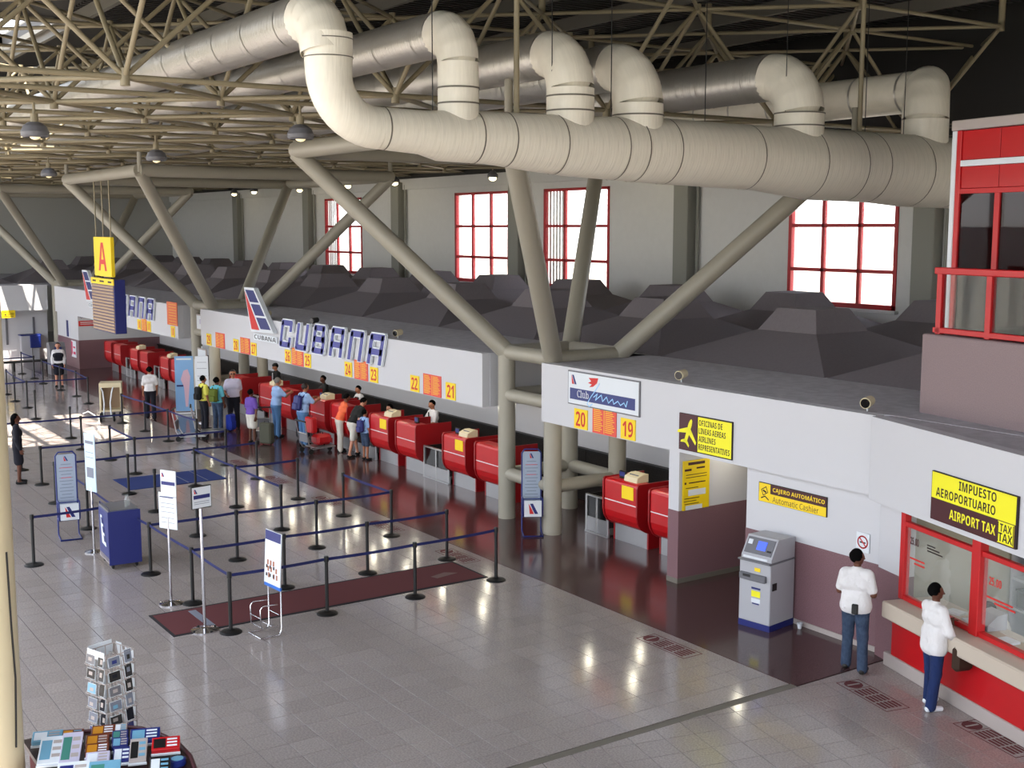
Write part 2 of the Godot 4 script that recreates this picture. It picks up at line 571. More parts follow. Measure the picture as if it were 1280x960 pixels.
func materials() -> void:
	font_bold = sysfont("Droid Sans", 700)
	font_plain = sysfont("Droid Sans")
	font_serif = sysfont("Droid Serif")
	for i in 5:
		var t := mat("tile%d" % i, Color.WHITE, 0.13, 0.0, 0.5)
		var d := [0.0, 0.008, -0.008, 0.014, -0.014][i] as float
		speckle(t, Color(0.56 + d, 0.525 + d, 0.51 + d), Color(0.64 + d, 0.6 + d, 0.585 + d), 0.06, 1.6, 3)
	mat("grout", Color(0.3, 0.27, 0.26), 0.8)
	speckle(mat("granite", Color.WHITE, 0.14, 0.0, 0.5), Color(0.24, 0.17, 0.17), Color(0.37, 0.28, 0.28), 0.09, 1.4, 11)
	speckle(mat("dado", Color.WHITE, 0.35, 0.0, 0.4), Color(0.42, 0.31, 0.33), Color(0.54, 0.41, 0.43), 0.1, 2.0, 12)
	speckle(mat("mauve", Color.WHITE, 0.7, 0.0, 0.3), Color(0.51, 0.45, 0.455), Color(0.57, 0.5, 0.505), 0.1, 2.0, 13)
	mat("white", Color(0.77, 0.77, 0.785), 0.6)
	speckle(mat("wall", Color.WHITE, 0.8, 0.0, 0.3), Color(0.82, 0.82, 0.81), Color(0.83, 0.83, 0.82), 0.02, 0.4, 14)
	mat("pilaster", Color(0.55, 0.55, 0.52), 0.8)
	speckle(mat("roofslab", Color.WHITE, 0.85, 0.0, 0.3), Color(0.68, 0.67, 0.69), Color(0.74, 0.73, 0.75), 0.02, 0.5, 15)
	speckle(mat("pyramid", Color.WHITE, 0.9, 0.0, 0.2), Color(0.455, 0.43, 0.44), Color(0.475, 0.45, 0.46), 0.05, 0.8, 16)
	mat("deck", Color(0.16, 0.155, 0.15), 0.7)
	mat("purlin", Color(0.42, 0.41, 0.38), 0.7)
	mat("truss", Color(0.54, 0.5, 0.4), 0.45)
	mat("column", Color(0.6, 0.58, 0.525), 0.42)
	speckle(mat("duct", Color.WHITE, 0.42, 0.0, 0.5), Color(0.87, 0.85, 0.79), Color(0.91, 0.89, 0.83), 0.015, 0.5, 17)
	mat("foil", Color(0.74, 0.73, 0.7), 0.36, 0.75)
	for q in [["foil", Vector3(0.4, 0.4, 5.0), 0.9], ["duct", Vector3(3.5, 0.3, 0.3), 0.35]]:
		var wn := FastNoiseLite.new()
		wn.seed = 5
		wn.frequency = 0.02
		wn.fractal_octaves = 3
		var wt := NoiseTexture2D.new()
		wt.width = 256; wt.height = 256
		wt.seamless = true
		wt.noise = wn
		M[q[0]].heightmap_enabled = true
		M[q[0]].heightmap_texture = wt
		M[q[0]].heightmap_scale = q[2]
		M[q[0]].uv1_triplanar = true
		M[q[0]].uv1_world_triplanar = true
		M[q[0]].uv1_scale = q[1]
	mat("seam", Color(0.42, 0.4, 0.36), 0.6)
	mat("red", Color(0.7, 0.055, 0.085), 0.35)
	mat("red_dark", Color(0.56, 0.045, 0.075), 0.4)
	mat("red_frame", Color(0.72, 0.08, 0.1), 0.4)
	mat("window_red", Color(0.68, 0.1, 0.13), 0.5)
	mat("steel", Color(0.7, 0.7, 0.7), 0.3, 0.85)
	mat("kick", Color(0.62, 0.62, 0.63), 0.3, 0.6)
	mat("chrome", Color(0.82, 0.82, 0.84), 0.12, 1.0)
	mat("black", Color(0.035, 0.035, 0.04), 0.45)
	mat("black_gloss", Color(0.02, 0.02, 0.025), 0.15)
	mat("black_cloth", Color(0.04, 0.04, 0.045), 0.9)
	mat("rubber", Color(0.06, 0.06, 0.06), 0.8)
	speckle(mat("panelling", Color.WHITE, 0.5, 0.0, 0.4), Color(0.1, 0.09, 0.085), Color(0.15, 0.135, 0.125), 0.05, 1.0, 18)
	mat("belt", Color(0.05, 0.085, 0.32), 0.75)
	mat("blue", Color(0.05, 0.13, 0.42), 0.4)
	mat("blue_mat", Color(0.07, 0.17, 0.42), 0.95)
	mat("rug", Color(0.34, 0.13, 0.14), 0.98)
	mat("rug_edge", Color(0.06, 0.05, 0.07), 0.9)
	mat("rug_print", Color(0.42, 0.32, 0.3), 0.95)
	mat("yellow", Color(0.93, 0.8, 0.06), 0.5)
	mat("lemon", Color(0.93, 0.9, 0.12), 0.5)
	mat("maroon", Color(0.25, 0.05, 0.09), 0.5)
	mat("sign_red", Color(0.78, 0.13, 0.12), 0.5)
	mat("table_red", Color(0.85, 0.3, 0.25), 0.5)
	mat("orange", Color(0.85, 0.4, 0.2), 0.5)
	mat("print_dark", Color(0.12, 0.05, 0.05), 0.6)
	mat("navy", Color(0.08, 0.12, 0.4), 0.5)
	mat("letter_blue", Color(0.2, 0.22, 0.55), 0.45)
	mat("paper", Color(0.84, 0.86, 0.88), 0.6)
	mat("grey_print", Color(0.45, 0.47, 0.52), 0.7)
	mat("cream", Color(0.8, 0.75, 0.62), 0.5)
	mat("atm", Color(0.66, 0.66, 0.68), 0.35)
	mat("atm_dark", Color(0.4, 0.4, 0.42), 0.4)
	mat("screen", Color(0.15, 0.25, 0.65), 0.2)
	mat("booth_in", Color(0.62, 0.6, 0.54), 0.8)
	mat("ledge", Color(0.74, 0.69, 0.63), 0.4)
	mat("base_grey", Color(0.66, 0.62, 0.6), 0.5)
	mat("slat", Color(0.62, 0.52, 0.42), 0.6)
	mat("eye", Color(0.03, 0.02, 0.02), 0.3)
	mat("lips", Color(0.4, 0.18, 0.15), 0.6)
	mat("skin_brown", Color(0.36, 0.2, 0.13), 0.6)
	mat("skin_tan", Color(0.62, 0.4, 0.29), 0.6)
	mat("skin_fair", Color(0.75, 0.52, 0.42), 0.6)
	mat("hair_black", Color(0.02, 0.018, 0.018), 0.9, 0.0, 0.2)
	mat("hair_grey", Color(0.4, 0.38, 0.36), 0.8)
	mat("hair_brown", Color(0.1, 0.06, 0.04), 0.7)
	speckle(mat("jeans", Color.WHITE, 0.95, 0.0, 0.2), Color(0.2, 0.25, 0.33), Color(0.27, 0.32, 0.4), 0.02, 1.2, 20)
	mat("jeans_light", Color(0.3, 0.45, 0.62), 0.95)
	mat("jeans_blue", Color(0.07, 0.15, 0.33), 0.95)
	mat("shirt_white", Color(0.85, 0.84, 0.84), 0.9)
	mat("shirt_blue", Color(0.55, 0.66, 0.82), 0.9)
	mat("shirt_lilac", Color(0.74, 0.72, 0.8), 0.9)
	mat("shirt_cyan", Color(0.35, 0.66, 0.72), 0.9)
	mat("shirt_purple", Color(0.4, 0.28, 0.62), 0.9)
	mat("shirt_orange", Color(0.9, 0.42, 0.26), 0.9)
	mat("shirt_yellow", Color(0.85, 0.82, 0.35), 0.9)
	mat("navy_cloth", Color(0.04, 0.045, 0.1), 0.9)
	mat("olive", Color(0.33, 0.38, 0.1), 0.9)
	mat("bag_brown", Color(0.2, 0.12, 0.06), 0.8)
	mat("bag_grey", Color(0.3, 0.3, 0.25), 0.9)
	mat("shorts_white", Color(0.8, 0.78, 0.74), 0.9)
	for key in ["shirt_white", "jeans", "jeans_blue"]:   # creases of the cloth
		if not M.has(key): continue
		creases(M[key])
	mat("mirror_glass", Color(0.3, 0.33, 0.33, 0.16), 0.02, 0.0, 0.25).transparency = BaseMaterial3D.TRANSPARENCY_ALPHA
	mat("glass", Color(0.85, 0.9, 0.88, 0.08), 0.02).transparency = BaseMaterial3D.TRANSPARENCY_ALPHA
	mat("dark_glass", Color(0.03, 0.035, 0.04, 0.6), 0.02, 0.0, 0.3).transparency = BaseMaterial3D.TRANSPARENCY_ALPHA
	mat("green", Color(0.2, 0.3, 0.12), 0.95)
	mat("earth", Color(0.62, 0.6, 0.55), 0.95)

func creases(m: StandardMaterial3D) -> void:
	if not M.has("crease_map"):
		var wn := FastNoiseLite.new()
		wn.seed = 31
		wn.frequency = 0.012
		wn.fractal_octaves = 3
		wn.domain_warp_enabled = true
		wn.domain_warp_amplitude = 25.0
		var wt := NoiseTexture2D.new()
		wt.width = 256; wt.height = 256
		wt.seamless = true
		wt.noise = wn
		M["crease_map"] = wt
	m.heightmap_enabled = true
	m.heightmap_texture = M["crease_map"]
	m.heightmap_scale = 2.2
	m.uv1_triplanar = true
	m.uv1_world_triplanar = true
	m.uv1_scale = Vector3(2.0, 1.2, 2.0)

# the hall: thick walls, roof deck with a skylight slot, glazed side, all with real openings
func shell() -> void:
	var b := mb()
	var wins := [[-24.44, -20.64], [-36.46, -32.61], [-42.71, -38.72], [-54.98, -51.02], [-17.0, -13.2], [-6.0, -2.2]]
	wins.sort_custom(func(p, q): return p[0] < q[0])
	var y0 := 4.2
	var y1 := 7.76
	b.span(Vector3(26, 0, -78), Vector3(26.35, y0, 8.4))
	b.span(Vector3(26, y1, -78), Vector3(26.35, 8.45, 8.4))
	var z := -78.0
	for w in wins:
		b.span(Vector3(26, y0, z), Vector3(26.35, y1, w[0]))
		z = w[1]
	b.span(Vector3(26, y0, z), Vector3(26.35, y1, 8.4))
	var wb := struct_mesh("wall_back", b, M.wall, "grey back wall with red framed windows above the canopy roof")
	obj("upper_wall", mb().span(Vector3(26, 8.45, -78), Vector3(26.35, 11.9, 8.4)), M.deck, wb)
	var beam := mb()
	beam.span(Vector3(25.86, 8.0, -77.9), Vector3(26.0, 8.45, 8))
	obj("beam", beam, M.wall, wb)
	for pz in [-66.0, -56.5, -47.2, -37.95, -28.64, -19.6, -10.3, -1.0]:
		obj("pilaster", mb().span(Vector3(25.62, 3.6, pz - 0.33), Vector3(26.0, 8.3, pz + 0.33), 0.02), M.pilaster, wb)
		obj("downpipe", mb().tube(Vector3(25.9, 3.6, pz + 0.5), Vector3(25.9, 8.2, pz + 0.5), 0.05), M.pilaster, wb)
	var k := 0
	for w in wins:
		k += 1
		var o := structure("window_%d" % k, "red framed window of nine panes in the grey back wall")
		var zc: float = (w[0] + w[1]) * 0.5
		for q in [[w[0], w[0] + 0.12], [w[1] - 0.12, w[1]]]:
			obj("frame", mb().span(Vector3(25.97, y0, q[0]), Vector3(26.12, y1, q[1]), 0.01), M.window_red, o)
		for q in [[y0, y0 + 0.13], [y1 - 0.1, y1]]:
			obj("frame", mb().span(Vector3(25.97, q[0], w[0]), Vector3(26.12, q[1], w[1]), 0.01), M.window_red, o)
		for i in [1, 2]:
			var zz: float = lerpf(w[0], w[1], i / 3.0)
			obj("mullion", mb().span(Vector3(25.98, y0, zz - 0.055), Vector3(26.1, y1, zz + 0.055), 0.01), M.window_red, o)
		for yy in [5.2, 6.42]:
			obj("transom", mb().span(Vector3(25.98, yy - 0.05, w[0]), Vector3(26.1, yy + 0.05, w[1]), 0.01), M.window_red, o)
		obj("sill", mb().span(Vector3(25.85, y0 - 0.09, w[0] - 0.1), Vector3(26.02, y0, w[1] + 0.1), 0.01), M.wall, o)
		for i in 3:
			for q in [[y0, 5.2], [5.2, 6.42], [6.42, y1]]:
				obj("pane", mb().span(Vector3(26.03, q[0] + 0.06, lerpf(w[0], w[1], i / 3.0) + 0.06), Vector3(26.04, q[1] - 0.06, lerpf(w[0], w[1], (i + 1) / 3.0) - 0.06)), M.glass, o)
		if w[0] in [-36.46, -54.98]:   # slatted blind behind the first light of two windows
			for i in 6:
				obj("blind_slat", mb().span(Vector3(26.16, y0, w[0] + 0.14 + i * 0.19), Vector3(26.18, y1, w[0] + 0.24 + i * 0.19)), M.base_grey, o)
	struct_mesh("wall_end", mb().span(Vector3(-10.4, 0, -78.4), Vector3(26.35, 11.9, -78)), mat("wall_far", Color(0.72, 0.72, 0.7), 0.8), "dark grey end wall above the white frontage")
	var near := mb()
	near.span(Vector3(-10.4, 0, 8), Vector3(26.35, 0.8, 8.4))
	near.span(Vector3(-10.4, 7.0, 8), Vector3(26.35, 11.9, 8.4))
	for i in 7:
		var xx := -10.4 + i * 6.0
		near.span(Vector3(xx, 0.8, 8), Vector3(xx + 0.75, 7.0, 8.4))
	struct_mesh("wall_near", near, M.wall)
	var left := mb()
	left.span(Vector3(-10.4, 4.2, -78), Vector3(-10, 6.4, 8))
	left.span(Vector3(-10.4, 11.2, -78), Vector3(-10, 11.9, 8))
	for i in 15:
		var zz := -78.0 + i * 6.1
		left.span(Vector3(-10.4, 0, zz), Vector3(-10, 11.2, zz + 0.6))
	struct_mesh("wall_left", left, M.wall)
	# roof deck with ribs; the slot of the skylight is left open
	var deck := mb()
	var sk := [Vector2(4.5, -38.5), Vector2(8.0, -32.5)]
	# a long glazed strip runs beside it over the hall
	deck.span(Vector3(-10.4, 11.6, -78.4), Vector3(-9.0, 11.9, 8.4))
	deck.span(Vector3(-9.0, 11.6, -78.4), Vector3(-0.6, 11.9, -72.0))
	deck.span(Vector3(-9.0, 11.6, 2.0), Vector3(-0.6, 11.9, 8.4))
	deck.span(Vector3(-0.6, 11.6, -78.4), Vector3(26.35, 11.9, -59.5))
	deck.span(Vector3(-0.6, 11.6, -59.5), Vector3(4.0, 11.9, -56.6))
	deck.span(Vector3(11.9, 11.6, -59.5), Vector3(26.35, 11.9, -56.6))
	deck.span(Vector3(-0.6, 11.6, -56.6), Vector3(26.35, 11.9, sk[0].y))
	deck.span(Vector3(-0.6, 11.6, sk[1].y), Vector3(26.35, 11.9, 8.4))
	deck.span(Vector3(-0.6, 11.6, sk[0].y), Vector3(sk[0].x, 11.9, sk[1].y))
	deck.span(Vector3(sk[1].x, 11.6, sk[0].y), Vector3(26.35, 11.9, sk[1].y))
	var dk := struct_mesh("ceiling", deck, M.deck, "dark metal roof deck above the space frame")
	var ribs := mb()
	var zz := -60.0
	while zz < -2.0:
		if zz > sk[1].y:
			ribs.span(Vector3(8.0, 11.55, zz), Vector3(26, 11.6, zz + 0.11))
		zz += 0.24
	var rb := obj("deck_ribs", ribs, M.deck, dk)
	rb.set_meta("kind", "stuff")
	for i in 8:
		var xx := 5.6 + i * 2.6
		obj("purlin", mb().span(Vector3(xx - 0.06, 11.25, -77.9), Vector3(xx + 0.06, 11.55, 8)), M.purlin, dk)
	var sf := structure("window_skylight", "red framed skylight slot in the roof deck")
	for q in [[Vector3(4.4, 11.45, -38.5), Vector3(4.5, 11.95, -32.5)], [Vector3(8.0, 11.45, -38.5), Vector3(8.1, 11.95, -32.5)], [Vector3(4.4, 11.45, -38.6), Vector3(8.1, 11.95, -38.5)], [Vector3(4.4, 11.45, -32.5), Vector3(8.1, 11.95, -32.4)]]:
		obj("frame", mb().span(q[0], q[1]), M.purlin, sf)
	obj("mullion", mb().span(Vector3(6.2, 11.6, -38.5), Vector3(6.3, 11.75, -32.5)), M.window_red, sf)
	var st := structure("window_roof_strip", "long glazed strip in the roof deck over the hall")
	for i in 13:
		var z2 := -72.0 + i * 6.166
		obj("bar", mb().span(Vector3(-9.0, 11.6, z2 - 0.06), Vector3(-0.6, 11.8, z2 + 0.06)), M.purlin, st)
	var ground := mb()
	ground.span(Vector3(-160, -0.6, -180), Vector3(180, -0.35, 120))
	struct_mesh("floor_outside", ground, M.earth, "pale ground outside the hall")

# floor: every near tile is a piece of its own, the rest one joined field
func floor_tiles() -> void:
	var fl := structure("floor", "polished stone floor of beige tiles with a dark granite strip along the counters")
	obj("bed", mb().span(Vector3(-10.2, -0.3, -78.2), Vector3(26.2, -0.0135, 8.2)), M.grout, fl)
	obj("granite_strip", mb().span(Vector3(12.38, -0.02, -78), Vector3(26, 0.0, -11.27)), M.granite, fl)
	obj("expansion_joint", mb().span(Vector3(-10, -0.012, -11.36), Vector3(12.38, 0.002, -11.24)), M.seam, fl)
	var w := 0.4155
	var gap := 0.009
	var tiles := []
	var x0 := 12.37
	var fwd := Vector3(0.5545, -0.1277, -0.8223)
	for i in range(0, 54):
		for j in range(0, 160):
			var xa := x0 - (i + 1) * w
			var za := -11.38 - (j + 1) * w
			tiles.append([xa + w * 0.5, za + w * 0.5, false])
	# tiles of the nearer field lie turned a little, along the bent wall; those at the joint are cut
	var turned := Transform3D(Basis(Vector3.UP, deg_to_rad(-13.0)), Vector3(12.37, 0, -11.2))
	var room := PackedVector2Array([Vector2(-10, -11.235), Vector2(15.2, -11.235), Vector2(15.2, 6), Vector2(-10, 6)])
	var cut := []
	for i in range(-34, 12):
		for j in range(-12, 40):
			var c4 := PackedVector2Array()
			for q in [[0.006, 0.006], [0.419, 0.006], [0.419, 0.419], [0.006, 0.419]]:
				var p: Vector3 = turned * Vector3(i * 0.425 + q[0], 0, j * 0.425 + q[1])
				c4.append(Vector2(p.x, p.z))
			var got := Geometry2D.intersect_polygons(c4, room)
			if got.is_empty(): continue
			var mid: Vector3 = turned * Vector3((i + 0.5) * 0.425, 0, (j + 0.5) * 0.425)
			var inside := true
			for v in c4:
				if v.y < -11.235 or v.x > 15.2: inside = false
			if inside: tiles.append([mid.x, mid.z, true])
			else: cut.append(got[0])
	# most visible first
	var seen := []
	var rest := []
	var inv := Transform3D(Basis.from_euler(Vector3(deg_to_rad(-7.335), deg_to_rad(-33.994), 0)), Vector3(0, 6.35, 0)).affine_inverse()
	for t in tiles:
		var c := inv * Vector3(t[0], 0, t[1])
		if c.z > -1.0: rest.append(t); continue
		var px := c.x / -c.z * 1515.0
		var py := c.y / -c.z * 1515.0
		if absf(px) < 655.0 and absf(py) < 490.0:
			seen.append([-c.z, t])
		else:
			rest.append(t)
	seen.sort_custom(func(a, b): return a[0] < b[0])
	var shape := mb().box(Vector3(0, -0.006, 0), Vector3(w - gap, 0.012, w - gap), 0.0015).done()
	var shape2 := mb().box(Vector3(0, -0.006, 0), Vector3(0.416, 0.012, 0.416), 0.0015).done()
	var far := []
	for i in 5: far.append(mb())
	for q in seen.size() + rest.size():
		var t: Array = seen[q][1] if q < seen.size() else rest[q - seen.size()]
		var tone := rng.randi_range(0, 4)
		if rng.randf() < 0.45: tone = 0
		if q < 300:
			var o := MeshInstance3D.new()
			o.mesh = shape2 if t[2] else shape
			o.material_override = M["tile%d" % tone]
			o.name = "tile"
			fl.add_child(o, true)
			o.position = Vector3(t[0], 0, t[1])
			if t[2]: o.rotation_degrees.y = -13.0
		else:
			var m: Mb = far[tone]
			m.x = Transform3D(Basis(Vector3.UP, deg_to_rad(-13.0)) if t[2] else Basis(), Vector3(t[0], 0, t[1]))
			var h := 0.208 if t[2] else (w - gap) * 0.5
			m.quad(Vector3(-h, 0, -h), Vector3(h, 0, -h), Vector3(h, 0, h), Vector3(-h, 0, h), Vector3.UP)
			m.quad(Vector3(-h, 0, h), Vector3(h, 0, h), Vector3(h, -0.012, h), Vector3(-h, -0.012, h), Vector3.BACK)
			m.quad(Vector3(-h, 0, -h), Vector3(-h, 0, h), Vector3(-h, -0.012, h), Vector3(-h, -0.012, -h), Vector3.LEFT)
	for c in cut:
		var m: Mb = far[rng.randi_range(0, 2)]
		m.x = Transform3D(Basis(Vector3(1, 0, 0), Vector3(0, 0, 1), Vector3(0, 1, 0)), Vector3.ZERO)
		m.prism(Array(c), -0.012, 0.0)
	for i in 5:
		var o := obj("tile_field", far[i], M["tile%d" % i], fl)
		o.set_meta("kind", "stuff")
	# printed notices inlaid along the edge of the granite
	var k := 0
	for q in [[12.0, -19.7, 0.0], [12.0, -13.5, 0.0], [12.0, -25.5, 0.0], [12.0, -31.0, 0.0], [13.0, -10.45, -13.0], [13.15, -8.65, -13.0], [11.95, -22.6, 0.0], [11.95, -28.4, 0.0]]:
		var t := thing("floor_notice", ["worn brown floor notice near the right end of the red carpet", "worn brown floor notice at the edge of the dark granite in front of the passage", "worn brown floor notice beside the granite edge by the belt posts", "worn brown floor notice by the granite edge near the purple shirted traveller", "brown floor notice behind the man in jeans by the tax window", "brown floor notice behind the woman in the white blouse", "worn brown floor notice between carpet and blue mat, nearer the carpet", "worn brown floor notice between carpet and blue mat, nearer the mat"][k], "floor sign", Vector3(q[0], 0, q[1]), deg_to_rad(q[2]))
		var pr := mb()
		for e in [[-0.19, -0.55, -0.18, 0.55], [0.18, -0.55, 0.19, 0.55], [-0.19, -0.55, 0.19, -0.54], [-0.19, 0.54, 0.19, 0.55], [-0.19, -0.27, 0.19, -0.262]]:
			pr.span(Vector3(e[0], 0.0, e[1]), Vector3(e[2], 0.003, e[3]))
		for i in 5:
			var xx := -0.14 + i * 0.06
			for j in 3:
				pr.span(Vector3(xx, 0, -0.22 + j * 0.24), Vector3(xx + 0.035, 0.003, -0.02 + j * 0.24))
		obj("print", pr, M.rug, t)
		var disc := mb()
		disc.lathe(Vector3(0, 0, -0.41), [Vector2(0.13, 0.0), Vector2(0.13, 0.003), Vector2(0.0, 0.003)], 20)
		obj("disc", disc, M.rug, t)
		obj("bar", mb().box(Vector3(0, 0.0035, -0.41), Vector3(0.2, 0.002, 0.035)), M.tile1, t)
		k += 1

# canopy over the counters: white fascias, flat roof, pyramids
func canopy() -> void:
	var n := 0
	for q in [[-20.05, -11.6], [-40.1, -22.3], [-60.1, -42.45]]:
		n += 1
		var f := mb()
		f.span(Vector3(14.25, 2.42, q[0]), Vector3(14.45, 3.62, q[1]))
		var t := struct_mesh("trim_%d" % n, f, M.white, ["white fascia over counters nineteen and twenty", "white fascia with large blue letters over counters 21 to 29", "white fascia over the far counters"][n - 1])
		for e in [q[0], q[1]]:
			var s := 1.0 if e == q[0] else -1.0
			if n == 1 and e == q[1]: continue
			obj("end_return", mb().span(Vector3(14.452, 2.425, e - s * 0.012), Vector3(16.2, 3.615, e + s * 0.2)), M.white, t)
	var roof := mb()
	roof.span(Vector3(14.46, 3.45, -20.0), Vector3(26, 3.62, -3))
	roof.span(Vector3(14.46, 3.45, -40.1), Vector3(26, 3.62, -22.3))
	roof.span(Vector3(14.46, 3.45, -60.1), Vector3(26, 3.62, -42.45))
	roof.span(Vector3(17.0, 3.45, -22.3), Vector3(26, 3.62, -20.0))
	roof.span(Vector3(17.0, 3.45, -42.45), Vector3(26, 3.62, -40.1))
	roof.span(Vector3(17.0, 3.45, -78), Vector3(26, 3.62, -60.1))
	var r := struct_mesh("ceiling_canopy", roof, M.roofslab, "flat dark canopy roof over the counters with stepped pyramids")
	obj("upstand", mb().span(Vector3(17.0, 2.4, -22.3), Vector3(17.15, 3.62, -20.05)), M.wall, r)
	obj("upstand", mb().span(Vector3(17.0, 2.4, -42.45), Vector3(17.15, 3.62, -40.1)), M.wall, r)
	var p := mb()
	pyramid(p)
	var shape := p.done()
	for i in range(-1, 13):
		for j in 2:
			var o := MeshInstance3D.new()
			o.mesh = shape
			o.material_override = M.pyramid
			o.name = "pyramid"
			r.add_child(o, true)
			o.position = Vector3(19.3 + 4.42 * j, 3.62, -17.4 - 4.65 * i)
	# soffit behind the fascias with two rows of small downlights
	for q in [[-19.9, -16.2], [-40.0, -22.5], [-60.0, -42.6]]:
		obj("soffit", mb().span(Vector3(14.46, 2.425, q[0]), Vector3(16.2, 2.5, q[1])), M.white, r)
	for z in [-17.4, -18.8, -22.8, -24.6, -26.4, -28.2, -29.9, -31.7, -33.5, -35.3, -37.1, -38.9, -43.6, -47.2, -50.8, -54.4]:
		downlight(r, Vector3(14.56, 2.42, z))
		downlight(r, Vector3(15.66, 2.42, z + 0.3))
	for z in [-14.8, -15.4]: downlight(r, Vector3(15.4, 2.41, z))
	# back wall of the counter recess
	var back := mb()
	back.span(Vector3(18.0, 0.95, -60.1), Vector3(18.2, 3.45, -14.4))
	var wl := struct_mesh("wall_counter", back, M.white, "white and dark panelled wall behind the check-in counters")
	for i in 12:
		var za := -60.1 + i * 3.68
		obj("panel", mb().span(Vector3(17.9, 0, za), Vector3(18.2, 0.95, za + 3.66), 0.01), M.panelling, wl)
	obj("ledge", mb().span(Vector3(17.85, 0.92, -60.1), Vector3(18.2, 0.97, -16)), M.black, wl)
	obj("conveyor", mb().span(Vector3(17.0, 0, -60), Vector3(17.9, 0.45, -16.0), 0.02), M.panelling, wl)

func downlight(parent: Node3D, at: Vector3) -> void:
	var o := obj("downlight_ring", mb().lathe(Vector3.ZERO, [Vector2(0.07, -0.012), Vector2(0.095, -0.012), Vector2(0.1, 0.0)], 16), M.paper, parent)
	o.position = at
	obj("downlight_lens", mb().lathe(Vector3.ZERO, [Vector2(0.0, -0.01), Vector2(0.07, -0.006)], 16), glow("downlight", Color(1.0, 0.95, 0.8), 14.0), o)
	var l := OmniLight3D.new()
	l.name = "light"
	l.light_energy = 0.13
	l.light_color = Color(1.0, 0.97, 0.88)
	l.light_size = 0.06
	l.omni_range = 30.0
	l.omni_attenuation = 2.0
	l.shadow_enabled = true
	o.add_child(l)
	l.position = Vector3(0, -0.09, 0)

func pyramid(p: Mb) -> void:
	var rings := [[2.2, 2.3, 0.0], [0.78, 0.8, 0.62], [0.5, 0.52, 1.08]]
	for i in 2:
		var a: Array = rings[i]
		var b: Array = rings[i + 1]
		for s in [[1, 1, 1, -1], [1, -1, -1, -1], [-1, -1, -1, 1], [-1, 1, 1, 1]]:
			p.quad_auto(Vector3(a[0] * s[0], a[2], a[1] * s[1]), Vector3(a[0] * s[2], a[2], a[1] * s[3]), Vector3(b[0] * s[2], b[2], b[1] * s[3]), Vector3(b[0] * s[0], b[2], b[1] * s[1]), Vector3(s[0] + s[2], 0.5, s[1] + s[3]))
	p.quad(Vector3(-0.5, 1.08, -0.52), Vector3(0.5, 1.08, -0.52), Vector3(0.5, 1.08, 0.52), Vector3(-0.5, 1.08, 0.52), Vector3.UP)

func columns() -> void:
	var words := ["nearest cream tubular tree column between the white fascias, four posts and splayed struts", "middle cream tubular tree column at the left end of the blue lettered fascia", "farthest cream tubular tree column beside the white end frontage"]
	for i in 3:
		var cz: float = [-20.95, -40.6, -60.3][i]
		var t := thing("tree_column", words[i], "column", Vector3(15.43, 0, cz))
		var a := 0.86
		for s in [[-1, -1], [-1, 1], [1, 1], [1, -1]]:
			obj("post", mb().tube(Vector3(s[0] * a, 0, s[1] * a), Vector3(s[0] * a, 3.75, s[1] * a), 0.19, -1, 20), M.column, t)
			obj("strut", mb().tube(Vector3(s[0] * a, 3.68, s[1] * a), Vector3(s[0] * 4.2, 8.0, s[1] * 4.2), 0.2, 0.19, 20), M.column, t)
		for y in [1.0, 2.75, 3.68]:
			var r := 0.14 if y < 3.5 else 0.16
			for s in [[-1, -1, -1, 1], [-1, 1, 1, 1], [1, 1, 1, -1], [1, -1, -1, -1]]:
				obj("brace", mb().tube(Vector3(s[0] * a, y, s[1] * a), Vector3(s[2] * a, y, s[3] * a), r, -1, 16), M.column, t)
		for s in [[-1, -1, -1, 1], [-1, 1, 1, 1], [1, 1, 1, -1], [1, -1, -1, -1]]:
			obj("ring_beam", mb().tube(Vector3(s[0] * 4.2, 8.05, s[1] * 4.2), Vector3(s[2] * 4.2, 8.05, s[3] * 4.2), 0.19, -1, 16), M.column, t)
			obj("node_plate", mb().tube(Vector3(s[0] * 4.2, 8.0, s[1] * 4.2), Vector3(s[0] * 4.2, 8.75, s[1] * 4.2), 0.07, -1, 8), M.column, t)
	var c := thing("round_column", "cream round column at the left edge of the picture with a dark cable", "column", Vector3(2.17, 0, -12.6))
	obj("shaft", mb().tube(Vector3.ZERO, Vector3(0, 8.6, 0), 0.3, -1, 28), M.cream, c)
	obj("cable", mb().sweep([Vector3(0.19, 3.2, 0.24), Vector3(0.2, 2.4, 0.235), Vector3(0.215, 1.9, 0.22), Vector3(0.195, 1.5, 0.24), Vector3(0.18, 1.2, 0.25)], [0.01, 0.01, 0.01, 0.01, 0.01], 6), M.black, c)

